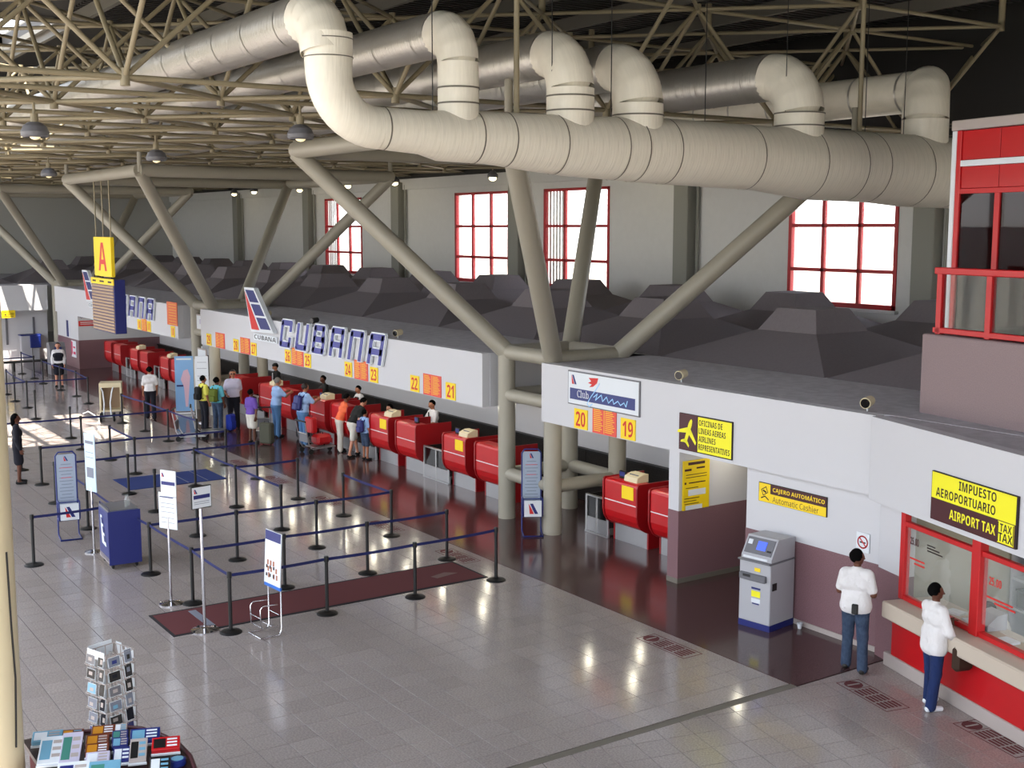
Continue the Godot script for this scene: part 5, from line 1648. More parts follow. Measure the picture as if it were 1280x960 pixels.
func trolley(label: String, at: Vector3, turn: float) -> Node3D:
	var t := thing("luggage_trolley", label, "trolley", at, turn)
	var f := mb()
	for x in [-0.26, 0.26]:
		f.sweep([Vector3(x, 0.16, 0.45), Vector3(x, 0.14, -0.3), Vector3(x, 0.3, -0.4), Vector3(x, 0.95, -0.52)], [0.018, 0.018, 0.018, 0.018], 8)
	f.tube(Vector3(-0.26, 0.15, 0.1), Vector3(0.26, 0.15, 0.1), 0.015, -1, 8)
	f.tube(Vector3(-0.26, 0.6, -0.455), Vector3(0.26, 0.6, -0.455), 0.015, -1, 8)
	f.tube(Vector3(-0.26, 0.16, 0.45), Vector3(0.26, 0.16, 0.45), 0.018, -1, 8)
	obj("frame", f, M.steel, t)
	obj("handle", mb().tube(Vector3(-0.29, 0.95, -0.52), Vector3(0.29, 0.95, -0.52), 0.024, -1, 10), M.black, t)
	obj("deck", mb().box(Vector3(0, 0.18, 0.1), Vector3(0.48, 0.02, 0.66)), M.steel, t)
	obj("back_plate", mb().box(Vector3(0, 0.47, -0.42), Vector3(0.46, 0.26, 0.012)), M.atm_dark, t)
	for p in [Vector3(-0.26, 0.08, -0.34), Vector3(0.26, 0.08, -0.34), Vector3(0, 0.07, 0.42)]:
		obj("wheel", mb().tube(p - Vector3(0.02, 0, 0), p + Vector3(0.02, 0, 0), p.y, -1, 14), M.rubber, t)
	return t

func case_bag(label: String, at: Vector3, turn: float, s: Vector3, m: Material, called := "suitcase") -> void:
	var t := thing(called, label, "suitcase", at, turn)
	obj("shell", mb().box(Vector3(0, s.y * 0.5 + 0.03, 0), s, minf(s.x, s.z) * 0.18), m, t)
	obj("handle", mb().sweep([Vector3(-0.07, s.y + 0.02, 0), Vector3(-0.07, s.y + 0.08, 0), Vector3(0.07, s.y + 0.08, 0), Vector3(0.07, s.y + 0.02, 0)], [0.012, 0.012, 0.012, 0.012], 6), M.black, t)
	obj("front_pocket", mb().box(Vector3(0, s.y * 0.4, s.z * 0.5 + 0.012), Vector3(s.x * 0.75, s.y * 0.5, 0.03), 0.01), m, t)
	for x in [-0.35, 0.35]: obj("wheel", mb().ball(Vector3(x * s.x, 0.03, 0), Vector3(0.02, 0.03, 0.03), 8), M.rubber, t)

func trolleys() -> void:
	trolley("steel luggage trolley nearest the belt post by the middle column", Vector3(12.15, 0, -35.3), deg_to_rad(60))
	trolley("steel luggage trolley just behind the people with backpacks", Vector3(12.85, 0, -35.75), deg_to_rad(70))
	trolley("empty steel luggage trolley beside the man in light blue at the desk", Vector3(14.3, 0, -34.9), deg_to_rad(150))
	trolley("steel luggage trolley loaded with red suitcases", Vector3(14.45, 0, -31.4), deg_to_rad(95))
	case_bag("red suitcase lying on the trolley's deck", Vector3(14.6, 0.19, -31.4), deg_to_rad(95), Vector3(0.42, 0.3, 0.5), M.red)
	case_bag("upright red suitcase leaning on the trolley back", Vector3(14.35, 0.52, -31.55), deg_to_rad(95), Vector3(0.42, 0.45, 0.18), M.red)
	case_bag("grey green upright suitcase behind the woman in purple", Vector3(13.75, 0, -33.35), deg_to_rad(120), Vector3(0.42, 0.62, 0.24), M.bag_grey)
	case_bag("blue bag standing at the feet of the sunglasses man", Vector3(13.75, 0, -36.25), deg_to_rad(30), Vector3(0.3, 0.5, 0.2), mat("bag_blue", Color(0.08, 0.2, 0.65), 0.6))
	case_bag("dark suitcase standing at the red desk between two men", Vector3(15.0, 0, -33.6), deg_to_rad(90), Vector3(0.45, 0.65, 0.26), M.navy_cloth)
	var c := thing("box_cart", "white box cart with a hand truck and big wheels", "cart", Vector3(11.45, 0, -41.2), deg_to_rad(-20))
	obj("carcass", mb().box(Vector3(0, 1.12, 0), Vector3(0.72, 0.16, 0.6), 0.01), M.cream, c)
	for x in [-0.33, 0.33]: obj("side", mb().box(Vector3(x, 0.66, 0), Vector3(0.06, 0.8, 0.6), 0.005), M.cream, c)
	obj("back", mb().box(Vector3(0, 0.66, -0.28), Vector3(0.66, 0.8, 0.03)), M.slat, c)
	obj("floor_board", mb().box(Vector3(0, 0.26, 0), Vector3(0.72, 0.06, 0.6), 0.005), M.cream, c)
	for x in [-0.28, 0.28]:
		for z in [-0.22, 0.22]: obj("castor", mb().ball(Vector3(x, 0.11, z), Vector3(0.04, 0.11, 0.11), 10), M.rubber, c)
	var h := thing("hand_truck", "pale hand truck with black wheels in front of the white box cart", "hand truck", Vector3(11.1, 0, -40.45), deg_to_rad(-20))
	var hf := mb()
	for x in [-0.12, 0.12]:
		hf.sweep([Vector3(x, 0.15, 0.1), Vector3(x * 0.8, 0.6, -0.02), Vector3(x * 1.2, 0.95, -0.2), Vector3(x * 1.6, 1.1, -0.15)], [0.025, 0.022, 0.022, 0.02], 8)
	hf.tube(Vector3(-0.15, 0.15, 0.1), Vector3(0.15, 0.15, 0.1), 0.02, -1, 8)
	hf.sweep([Vector3(-0.25, 0.1, 0.05), Vector3(-0.6, 0.35, 0.1), Vector3(-0.75, 0.3, 0.2)], [0.02, 0.02, 0.02], 8)
	obj("frame", hf, M.paper, h)
	for x in [-0.2, 0.22]:
		obj("wheel", mb().tube(Vector3(x - 0.03, 0.15, 0.12), Vector3(x + 0.03, 0.15, 0.12), 0.15, -1, 18), M.rubber, h)
		obj("hub", mb().tube(Vector3(x - 0.035, 0.15, 0.12), Vector3(x + 0.035, 0.15, 0.12), 0.06, -1, 12), M.paper, h)

func kiosk() -> void:
	var t := thing("book_table", "dark curved sales table covered with books at the bottom left", "table")
	var outline := [Vector2(2.56, -13.1), Vector2(2.66, -13.11), Vector2(3.58, -12.8), Vector2(3.7, -12.68), Vector2(3.82, -12.4), Vector2(3.9, -12.05), Vector2(3.9, -11.7), Vector2(3.84, -11.4), Vector2(3.68, -11.0), Vector2(3.4, -10.7), Vector2(2.56, -10.8)]
	var flip := func(b: Mb) -> Mb:
		b.x = Transform3D(Basis(Vector3(1, 0, 0), Vector3(0, 0, 1), Vector3(0, 1, 0)), Vector3.ZERO)
		return b
	obj("top", flip.call(mb()).prism(outline, 0.9, 0.95), mat("table_wood", Color(0.16, 0.07, 0.06), 0.4), t)
	var skirt := []
	for p in outline: skirt.append(Vector2(3.2, -11.9) + (p - Vector2(3.2, -11.9)) * 0.93)
	obj("skirt", flip.call(mb()).prism(skirt, 0.0, 0.9), M.rug, t)
	var rim := mb()
	var rp := []
	var rr := []
	for i in range(1, 10):
		rp.append(Vector3(outline[i].x, 0.96, outline[i].y)); rr.append(0.022)
	rim.sweep(rp, rr, 8)
	obj("rim", rim, M.maroon, t)
	# slanted display tray holding the magazines and boxed sets: [x, z, width, depth, colours, label]
	var a := -0.36   # the rows follow the table's back edge
	var cov := {"blue": M.blue, "paper": M.paper, "orange": M.orange, "sky": mat("cover_sky", Color(0.42, 0.62, 0.72), 0.4), "yellow": mat("cover_amber", Color(0.75, 0.5, 0.1), 0.4), "brown": mat("cover_brown", Color(0.4, 0.17, 0.08), 0.4), "grey": M.base_grey, "red": M.red, "green": mat("cover_teal", Color(0.25, 0.5, 0.45), 0.4), "lilac": M.shirt_lilac, "black": M.black, "navy": M.navy}
	var items := [[2.75, -12.8, 0.3, 0.17, "sky", "paper", "pale blue flat box at the left end of the table's back row"], [2.99, -12.73, 0.22, 0.13, "brown", "yellow", "brown and amber cigar box left of centre in the table's back row"], [3.28, -12.63, 0.24, 0.16, "brown", "yellow", "brown and amber cigar box right of centre in the table's back row"], [3.45, -12.59, 0.13, 0.14, "grey", "paper", "small grey box at the right end of the table's back row"],
		[2.7, -12.42, 0.24, 0.42, "paper", "sky", "white magazine with blue pictures at the table's left edge"], [2.87, -12.32, 0.2, 0.5, "lilac", "green", "white magazine with orange and teal pictures beside the amber boxes"],
		[3.16, -12.41, 0.23, 0.17, "brown", "yellow", "upper amber and brown box in the table's middle column"], [3.1, -12.2, 0.23, 0.16, "brown", "yellow", "lower amber and brown box in the table's middle column"], [3.04, -11.97, 0.23, 0.18, "lilac", "paper", "lilac and white box below the amber boxes"],
		[3.39, -12.4, 0.16, 0.16, "navy", "green", "small blue book nearest the table's back row"], [3.34, -12.22, 0.16, 0.16, "navy", "sky", "small blue book second from the table's back row"], [3.28, -11.97, 0.17, 0.23, "navy", "paper", "small blue book with a white corner by the grey frame"],
		[3.61, -12.26, 0.3, 0.2, "blue", "sky", "bright blue boxed souvenir near the table's rounded end"], [3.44, -11.94, 0.17, 0.36, "grey", "black", "grey picture frame with a small dark image"], [3.72, -11.92, 0.28, 0.2, "red", "black", "red boxed souvenir near the table's rounded end"],
		[3.52, -11.5, 0.2, 0.26, "black", "paper", "black magazine at the near side of the table"], [3.0, -11.6, 0.3, 0.36, "sky", "green", "teal magazine at the bottom edge of the picture"], [2.74, -11.75, 0.3, 0.36, "paper", "navy", "white brochure at the table's near left corner"]]
	for q in items:
		var o := thing("boxed_item" if q[3] < 0.22 else "magazine", q[6], "book" if q[3] >= 0.22 else "box", Vector3(q[0], 0.95, q[1]), a)
		var th := 0.07 if q[3] < 0.22 else 0.03
		var tilt := Transform3D(Basis(Vector3.RIGHT, 0.28), Vector3(0, 0.03 + q[3] * 0.14, 0))
		var b := mb(); b.x = tilt
		obj("cover", b.box(Vector3(0, th * 0.5, 0), Vector3(q[2], th, q[3]), 0.004), cov[q[4]], o)
		var p := mb(); p.x = tilt
		p.box(Vector3(-q[2] * 0.22, th + 0.001, 0.0), Vector3(q[2] * 0.42, 0.002, q[3] * 0.7))
		obj("print", p, cov[q[5]], o)
		var p2 := mb(); p2.x = tilt
		for i in 3: p2.box(Vector3(q[2] * 0.22, th + 0.001, q[3] * (-0.28 + 0.25 * i)), Vector3(q[2] * 0.36, 0.002, q[3] * 0.12))
		obj("print_lines", p2, cov[["grey", "sky", "paper", "sky"][rng.randi_range(0, 3)]], o)
		var p3 := mb(); p3.x = tilt
		p3.box(Vector3(0, th * 0.25, q[3] * 0.5 + 0.012), Vector3(q[2] + 0.01, 0.02, 0.02))
		obj("tray_lip", p3, M.paper, o)
	var g := thing("round_tin", "round blue tin at the rounded end of the table", "tin", Vector3(3.73, 0.95, -11.6))
	obj("tin", mb().lathe(Vector3.ZERO, [Vector2(0.08, 0), Vector2(0.085, 0.01), Vector2(0.085, 0.06), Vector2(0.07, 0.065), Vector2(0, 0.065)], 20), M.blue, g)
	obj("lid", mb().lathe(Vector3(0, 0.06, 0), [Vector2(0.06, 0), Vector2(0.06, 0.01), Vector2(0.0, 0.012)], 20), cov.sky, g)
	# revolving postcard rack
	var r := thing("postcard_rack", "tall revolving wire postcard rack behind the book table", "rack", Vector3(3.56, 0, -13.28), deg_to_rad(20))
	obj("foot", mb().lathe(Vector3.ZERO, [Vector2(0.24, 0), Vector2(0.24, 0.02), Vector2(0.04, 0.06), Vector2(0, 0.06)], 18), M.steel, r)
	obj("spindle", mb().tube(Vector3(0, 0.05, 0), Vector3(0, 1.74, 0), 0.02, -1, 10), M.steel, r)
	var wire := mb()
	for k in 4:
		var f := Transform3D(Basis(Vector3.UP, TAU * k / 4.0), Vector3.ZERO)
		for x in [-0.2, -0.07, 0.07, 0.2]:
			wire.tube(f * Vector3(x, 0.35, 0.2), f * Vector3(x, 1.76, 0.2), 0.006, -1, 5)
		for i in 8:
			var y := 0.4 + i * 0.175
			wire.tube(f * Vector3(-0.2, y, 0.235), f * Vector3(0.2, y, 0.235), 0.005, -1, 5)
			wire.tube(f * Vector3(-0.2, y, 0.2), f * Vector3(-0.2, y, 0.235), 0.005, -1, 5)
			wire.tube(f * Vector3(0.2, y, 0.2), f * Vector3(0.2, y, 0.235), 0.005, -1, 5)
		wire.tube(f * Vector3(-0.2, 1.76, 0.2), f * Vector3(0.2, 1.76, 0.2), 0.006, -1, 5)
	obj("wire_frame", wire, M.base_grey, r)
	var ctone := [M.blue, M.panelling, M.navy_cloth, M.grey_print, M.panelling, cov.sky, M.atm_dark, M.black]
	for k in 4:
		for c in 2:
			for i in 8:
				var tt := Transform3D(Basis(Vector3.UP, TAU * k / 4.0), Vector3.ZERO) * Transform3D(Basis(Vector3.RIGHT, -0.16), Vector3(-0.1 + 0.2 * c, 0.41 + i * 0.175, 0.222))
				var wide := c == 0
				var sz := Vector2(0.17, 0.115) if wide else Vector2(0.11, 0.155)
				var cd := obj("postcard", mb().box(Vector3(0, sz.y * 0.5, 0), Vector3(sz.x, sz.y, 0.004)), M.paper, r)
				cd.transform = tt
				var pic := obj("picture", mb().box(Vector3(0, sz.y * 0.5, 0.0025), Vector3(sz.x - 0.01, sz.y - 0.01, 0.002)), ctone[rng.randi_range(0, 7)], cd)
				var pic2 := obj("picture_detail", mb().box(Vector3(rng.randf_range(-0.02, 0.02), sz.y * rng.randf_range(0.35, 0.6), 0.0038), Vector3(sz.x * 0.4, sz.y * 0.35, 0.001)), ctone[rng.randi_range(0, 7)] if rng.randf() < 0.6 else M.base_grey, cd)
	for k in 2:
		var hd := obj("header_card", mb().box(Vector3(0, 1.76, 0.205), Vector3(0.34, 0.1, 0.006)), M.paper, r)
		hd.rotation.y = PI + k * PI * 0.5
	r.scale = Vector3(0.9, 0.96, 0.9)

func wall_thing(called: String, label: String, z: float, y: float, x := 14.25) -> Node3D:
	return thing(called, label, "sign", Vector3(x, y, z), W)

func number_sign(num: String, z: float, w := 0.42) -> void:
	var t := wall_thing("number_sign", "yellow sign with the red number %s on the white fascia" % said(num), z, 2.44)
	obj("board", mb().box(Vector3(0, 0.195, 0.01), Vector3(w, 0.39, 0.02)), M.yellow, t)
	text(t, num, Vector3(0, 0.195, 0.0215), w * 0.72, 0.29, M.sign_red)

func table_sign(label: String, z: float, w: float, m: Material) -> void:
	var t := wall_thing("notice_panel", label, z, 2.43)
	obj("board", mb().box(Vector3(0, 0.25, 0.01), Vector3(w, 0.5, 0.02)), m, t)
	var p := mb()
	for i in 12:
		for s in [-1.0, 1.0]:
			var l := w * 0.4 * (0.7 + 0.3 * fmod(i * 0.37, 1.0))
			p.box(Vector3(s * w * 0.25 - (w * 0.4 - l) * 0.5, 0.46 - i * 0.037, 0.021), Vector3(l, 0.012, 0.002))
	p.box(Vector3(0, 0.25, 0.021), Vector3(0.012, 0.46, 0.002))
	obj("print", p, M.yellow, t)

func letters(word: String, label: String, z0: float, pitch: float) -> void:
	var t := wall_thing("letter_sign", label, z0, 2.95)
	var G := {"C": [[Vector2(0.72, 0.46), Vector2(0.72, 0.66), Vector2(0.12, 0.66), Vector2(0.12, 0.02), Vector2(0.72, 0.02), Vector2(0.72, 0.2)]], "U": [[Vector2(0.12, 0.66), Vector2(0.12, 0.02), Vector2(0.72, 0.02), Vector2(0.72, 0.66)]], "B": [[Vector2(0.12, 0.02), Vector2(0.12, 0.66), Vector2(0.66, 0.66), Vector2(0.66, 0.35)], [Vector2(0.12, 0.34), Vector2(0.72, 0.34), Vector2(0.72, 0.02), Vector2(0.12, 0.02)]], "A": [[Vector2(0.12, 0.0), Vector2(0.12, 0.66), Vector2(0.72, 0.66), Vector2(0.72, 0.0)], [Vector2(0.12, 0.28), Vector2(0.72, 0.28)]], "N": [[Vector2(0.12, 0.0), Vector2(0.12, 0.66), Vector2(0.72, 0.66), Vector2(0.72, 0.0)]]}
	for i in word.length():
		var sh := Transform3D(Basis(Vector3(1, 0, 0), Vector3(0.33, 1, 0), Vector3(0, 0, 1)), Vector3(i * pitch, 0.02, 0))
		var a := mb(); a.x = sh
		var b := mb(); b.x = sh
		for s in G[word[i]]:
			a.line(s, 0.23, 0.02, 0.09)
			b.line(s, 0.16, 0.09, 0.098)
		var l := obj("letter_%s" % word[i].to_lower(), a, M.paper, t)
		obj("blue_face", b, M.letter_blue, l)

func tail_sign(label: String, z0: float, with_name: bool) -> void:
	var t := wall_thing("tail_fin_sign", label, z0, 3.2)
	obj("slab", mb().prism([Vector2(0.0, 1.34), Vector2(0.8, 1.34), Vector2(2.22, 0.06), Vector2(0.5, 0.0)], 0.02, 0.16), M.paper, t)
	obj("red_field", mb().prism([Vector2(0.08, 1.22), Vector2(1.16, 0.09), Vector2(0.56, 0.08)], 0.16, 0.168), M.sign_red, t)
	var L := [Vector2(0.12, 1.27), Vector2(1.3, 0.1)]
	var R := [Vector2(0.76, 1.27), Vector2(2.06, 0.12)]
	for i in 3:
		var f := i / 3.0 + 0.025 * (1 if i else 0)
		var g := (i + 1) / 3.0 - 0.025
		obj("blue_field", mb().prism([L[0].lerp(L[1], f), R[0].lerp(R[1], f), R[0].lerp(R[1], g), L[0].lerp(L[1], g)], 0.16, 0.168), M.navy, t)
	if with_name:
		var p := obj("name_plate", mb().box(Vector3(1.3, -0.155, 0.03), Vector3(1.76, 0.2, 0.04)), M.paper, t)
		text(p, "CUBANA", Vector3(1.3, -0.155, 0.052), 1.66, 0.13, M.black)

func airplane(c: Vector2, s: float, rot: float, z: float) -> Mb:
	var b := mb()
	b.x = Transform3D(Basis(Vector3.BACK, rot).scaled(Vector3(s, s, 1)), Vector3(c.x, c.y, 0))
	b.prism([Vector2(-0.07, -0.42), Vector2(0.07, -0.42), Vector2(0.085, 0.3), Vector2(0.05, 0.45), Vector2(0, 0.5), Vector2(-0.05, 0.45), Vector2(-0.085, 0.3)], z, z + 0.002)
	for k in [-1.0, 1.0]:
		b.prism([Vector2(k * 0.06, 0.16), Vector2(k * 0.5, -0.16), Vector2(k * 0.5, -0.26), Vector2(k * 0.06, -0.06)], z, z + 0.002)
		b.prism([Vector2(k * 0.04, -0.28), Vector2(k * 0.22, -0.42), Vector2(k * 0.22, -0.5), Vector2(k * 0.04, -0.42)], z, z + 0.002)
	return b

func signs() -> void:
	for q in [["20", -18.7], ["19", -17.25], ["22", -25.3], ["21", -23.63], ["24", -28.87], ["23", -27.41], ["26", -32.8], ["25", -31.43], ["28", -36.88], ["27", -35.4], ["29", -39.32]]:
		number_sign(q[0], q[1])
	for q in [[-17.96, "twenty and nineteen", 0.72], [-24.47, "twenty-two and twenty-one", 0.82], [-28.13, "twenty-four and twenty-three", 0.76], [-32.12, "twenty-six and twenty-five", 0.78], [-36.1, "twenty-eight and twenty-seven", 0.78]]:
		table_sign("red panel with yellow print between the numbers %s" % q[1], q[0], q[2], M.table_red)
	table_sign("red panel with yellow print right of the number twenty-nine", -38.27, 0.8, M.table_red)
	var far := 0
	for z in [-46.97, -45.76, -51.8, -43.0]:
		far += 1
		var t := wall_thing("number_sign", ["small yellow number sign left of the far orange panel", "small yellow number sign right of the far orange panel", "small yellow number sign on the far fascia behind the flight board", "small yellow number sign under the large orange board"][far - 1], z, 2.44)
		obj("board", mb().box(Vector3(0, 0.2, 0.01), Vector3(0.42, 0.4, 0.02)), M.yellow, t)
		printed(t, "print", [[-0.07, 0.2, 0.06, 0.26], [0.08, 0.2, 0.1, 0.26]], 0.021, M.orange)
	table_sign("orange panel between the yellow number signs of the far fascia", -46.35, 0.6, M.orange)
	var op := wall_thing("orange_board", "large orange board at the right end of the far fascia", -43.0, 2.87)
	obj("board", mb().box(Vector3(0, 0.42, 0.012), Vector3(1.1, 0.84, 0.024)), M.orange, op)
	var pl := []
	for i in 8: pl.append([0.05, 0.75 - 0.1 * i, 0.8, 0.012])
	printed(op, "print", pl, 0.025, M.yellow)
	letters("CUBANA", "large blue letters with white outlines on the long white fascia", -33.25, 1.115)
	letters("CUBANA", "blue letters with white outlines on the far fascia behind the flight board", -51.4, 1.11)
	tail_sign("red, white and blue tail fin sign left of the large letters", -35.7, true)
	tail_sign("red, white and blue tail fin sign on the far fascia left of the flight board", -54.4, true)
	# club sign
	var c := wall_thing("club_sign", "white framed club sign with a blue band over counters twenty and nineteen", -18.01, 2.9)
	obj("frame", mb().box(Vector3(0, 0.335, 0.015), Vector3(2.2, 0.67, 0.03), 0.006), M.atm_dark, c)
	obj("board", mb().box(Vector3(0, 0.335, 0.022), Vector3(2.15, 0.62, 0.022)), M.paper, c)
	obj("blue_band", mb().box(Vector3(-0.02, 0.22, 0.034), Vector3(2.0, 0.22, 0.004)), M.blue, c)
	fin(c, Vector2(-0.9, 0.5), 0.18, 0.034)
	var bird := mb()
	bird.prism([Vector2(-0.42, 0.58), Vector2(-0.12, 0.6), Vector2(-0.16, 0.5), Vector2(-0.28, 0.42), Vector2(-0.4, 0.4), Vector2(-0.32, 0.46), Vector2(-0.44, 0.48), Vector2(-0.34, 0.52)], 0.034, 0.037)
	obj("red_mark", bird, M.sign_red, c)
	text(c, "Club", Vector3(-0.6, 0.235, 0.0375), 0.36, 0.14, M.paper, font_serif)
	var sc := mb()
	sc.line([Vector2(-0.08, 0.5), Vector2(-0.2, 0.36), Vector2(-0.36, 0.2), Vector2(-0.46, 0.07), Vector2(-0.4, 0.02), Vector2(-0.3, 0.08)], 0.018, 0.036, 0.039)
	sc.line([Vector2(-0.26, 0.22), Vector2(-0.14, 0.3), Vector2(-0.2, 0.17), Vector2(-0.02, 0.29), Vector2(0.02, 0.17), Vector2(0.14, 0.27), Vector2(0.2, 0.16), Vector2(0.32, 0.25), Vector2(0.36, 0.16), Vector2(0.48, 0.23), Vector2(0.56, 0.16), Vector2(0.66, 0.22), Vector2(0.72, 0.15), Vector2(0.76, 0.26)], 0.018, 0.036, 0.039)
	obj("script", sc, mat("pale_script", Color(0.6, 0.8, 0.95), 0.5), c)
	# airlines representatives
	var o := wall_thing("offices_sign", "yellow and maroon offices sign with an aeroplane over the passage", -15.165, 2.49)
	obj("board", mb().box(Vector3(0, 0.32, 0.015), Vector3(1.32, 0.65, 0.03), 0.004), M.print_dark, o)
	obj("maroon_field", mb().box(Vector3(-0.425, 0.32, 0.03), Vector3(0.46, 0.64, 0.006)), M.maroon, o)
	obj("yellow_field", mb().box(Vector3(0.235, 0.32, 0.03), Vector3(0.82, 0.61, 0.006)), M.lemon, o)
	obj("aeroplane", airplane(Vector2(-0.42, 0.33), 0.5, -0.35, 0.034), M.lemon, o)
	var lines := [["OFICINAS DE", 0.53, 0.58], ["LINEAS AEREAS", 0.39, 0.66], ["AIRLINES", 0.25, 0.42], ["REPRESENTATIVES", 0.11, 0.76]]
	for l in lines:
		text(o, l[0], Vector3(-0.15 + l[2] * 0.5, l[1], 0.0345), l[2], 0.1, M.print_dark)
	# automatic cashier
	var k := wall_thing("cashier_sign", "yellow and brown automatic cashier sign above the cash machine", -13.31, 1.87, 14.42)
	obj("board", mb().box(Vector3(0, 0.16, 0.012), Vector3(1.46, 0.32, 0.024), 0.003), M.print_dark, k)
	obj("yellow_field", mb().box(Vector3(0.0, 0.08, 0.0245), Vector3(1.44, 0.15, 0.004)), M.yellow, k)
	obj("icon_field", mb().box(Vector3(-0.59, 0.16, 0.025), Vector3(0.25, 0.3, 0.005)), M.yellow, k)
	obj("brown_field", mb().box(Vector3(0.135, 0.235, 0.0245), Vector3(1.17, 0.15, 0.004)), M.maroon, k)
	text(k, "CAJERO AUTOMÁTICO", Vector3(0.14, 0.236, 0.0275), 1.1, 0.105, M.yellow)
	text(k, "Automatic Cashier", Vector3(0.08, 0.076, 0.0275), 0.98, 0.1, M.maroon, font_plain)
	var ic := mb()
	ic.line([Vector2(-0.66, 0.2), Vector2(-0.56, 0.26), Vector2(-0.52, 0.17), Vector2(-0.62, 0.11), Vector2(-0.66, 0.2)], 0.014, 0.0275, 0.029)
	ic.line([Vector2(-0.66, 0.06), Vector2(-0.58, 0.1), Vector2(-0.5, 0.05)], 0.02, 0.0275, 0.029)
	ic.line([Vector2(-0.62, 0.19), Vector2(-0.56, 0.17)], 0.03, 0.0275, 0.029)
	obj("icon", ic, M.print_dark, k)
	# airport tax
	var a := thing("tax_sign", "yellow and maroon airport tax sign above the red framed window", "sign")
	at_facet(a, Vector3(2.265, 2.46, 0.2))
	obj("board", mb().box(Vector3(0, 0.33, 0.02), Vector3(1.7, 0.66, 0.04), 0.004), M.print_dark, a)
	obj("yellow_field", mb().box(Vector3(0, 0.475, 0.04), Vector3(1.67, 0.35, 0.005)), M.lemon, a)
	obj("maroon_field", mb().box(Vector3(0, 0.15, 0.04), Vector3(1.67, 0.29, 0.005)), M.maroon, a)
	text(a, "IMPUESTO", Vector3(0.1, 0.565, 0.0435), 0.74, 0.12, M.print_dark)
	text(a, "AEROPORTUARIO", Vector3(-0.14, 0.395, 0.0435), 1.2, 0.12, M.print_dark)
	text(a, "AIRPORT TAX", Vector3(0.02, 0.15, 0.0435), 0.92, 0.13, M.lemon)
	obj("tax_icon_field", mb().box(Vector3(0.67, 0.155, 0.0435), Vector3(0.3, 0.27, 0.003)), M.lemon, a)
	text(a, "TAX", Vector3(0.67, 0.215, 0.046), 0.22, 0.1, M.print_dark)
	text(a, "TAX", Vector3(0.67, 0.095, 0.046), 0.26, 0.11, M.print_dark)
	var bars := mb()
	for x in [0.53, 0.81]: bars.box(Vector3(x, 0.155, 0.0465), Vector3(0.012, 0.25, 0.002))
	obj("icon_bars", bars, M.print_dark, a)
	# no smoking
	var n := wall_thing("no_smoking_sign", "white no smoking sign on the wall above the man in jeans", -11.86, 1.48, 14.41)
	obj("plate", mb().box(Vector3(0, 0.15, 0.006), Vector3(0.25, 0.3, 0.012), 0.003), M.paper, n)
	var ring := mb()
	var pts := []
	for i in 25: pts.append(Vector2(0.09 * cos(i * TAU / 24), 0.155 + 0.09 * sin(i * TAU / 24)))
	ring.line(pts, 0.022, 0.012, 0.014)
	ring.line([Vector2(-0.06, 0.215), Vector2(0.06, 0.095)], 0.02, 0.012, 0.014)
	obj("red_ring", ring, M.sign_red, n)
	obj("cigarette", mb().box(Vector3(0, 0.15, 0.0125), Vector3(0.11, 0.022, 0.002)), M.print_dark, n)
	# hanging letter and flight board
	var h := thing("gate_letter_sign", "yellow hanging sign with a red letter A", "sign", Vector3(11.22, 4.78, -40.5), W)
	obj("board", mb().box(Vector3(0, 0.64, 0), Vector3(1.95, 1.28, 0.12), 0.01), M.yellow, h)
	text(h, "A", Vector3(0, 0.64, 0.062), 0.95, 0.92, M.sign_red)
	for x in [-0.85, 0.0, 0.85]: obj("hanger", mb().tube(Vector3(x, 1.28, 0), Vector3(x, 3.15, 0), 0.022, -1, 6), M.truss, h)
	var fb := thing("flight_board", "tan slatted flight information board hanging below the letter A", "board", Vector3(11.22, 2.95, -40.75), W)
	obj("case", mb().box(Vector3(0, 0.87, -0.16), Vector3(2.6, 1.74, 0.36), 0.01), M.navy, fb)
	obj("heading", mb().box(Vector3(0, 1.66, 0.03), Vector3(2.6, 0.2, 0.03)), M.yellow, fb)
	printed(fb, "heading_print", [[-0.9, 1.66, 0.4, 0.06], [0.0, 1.66, 0.5, 0.06], [0.9, 1.66, 0.4, 0.06]], 0.046, M.print_dark)
	for i in 15:
		obj("slat", mb().box(Vector3(0, 0.07 + i * 0.102, 0.03), Vector3(2.5, 0.078, 0.03), 0.006), M.slat, fb)
	for x in [-1.0, 0, 1.0]: obj("hanger", mb().tube(Vector3(x, 1.74, 0), Vector3(x, 1.85, 0), 0.02, -1, 6), M.black, fb)
	# spotlights along the fascia edge
	var kk := 0
	for q in [[-16.1, "cream spotlight on the fascia edge above the offices sign"], [-11.95, "cream spotlight on the fascia edge near the mauve parapet"], [-26.6, "cream spotlight on the fascia edge right of the large letters"], [-31.5, "dark spotlight on the fascia edge above the large letters"], [-34.9, "small spotlight on the fascia edge behind the tail fin sign"]]:
		var s := thing("spotlight", q[1], "spotlight", Vector3(14.5, 3.62, q[0]), deg_to_rad(-70))
		obj("stem", mb().tube(Vector3.ZERO, Vector3(0, 0.1, 0), 0.012, -1, 6), M.paper, s)
		var mm: Material = M.cream if kk != 3 else M.black
		obj("can", mb().tube(Vector3(0, 0.15, -0.12), Vector3(0, 0.13, 0.1), 0.075, 0.085, 16), mm, s)
		obj("lens", mb().tube(Vector3(0, 0.13, 0.1), Vector3(0, 0.129, 0.112), 0.07, -1, 16), M.black_gloss, s)
		kk += 1

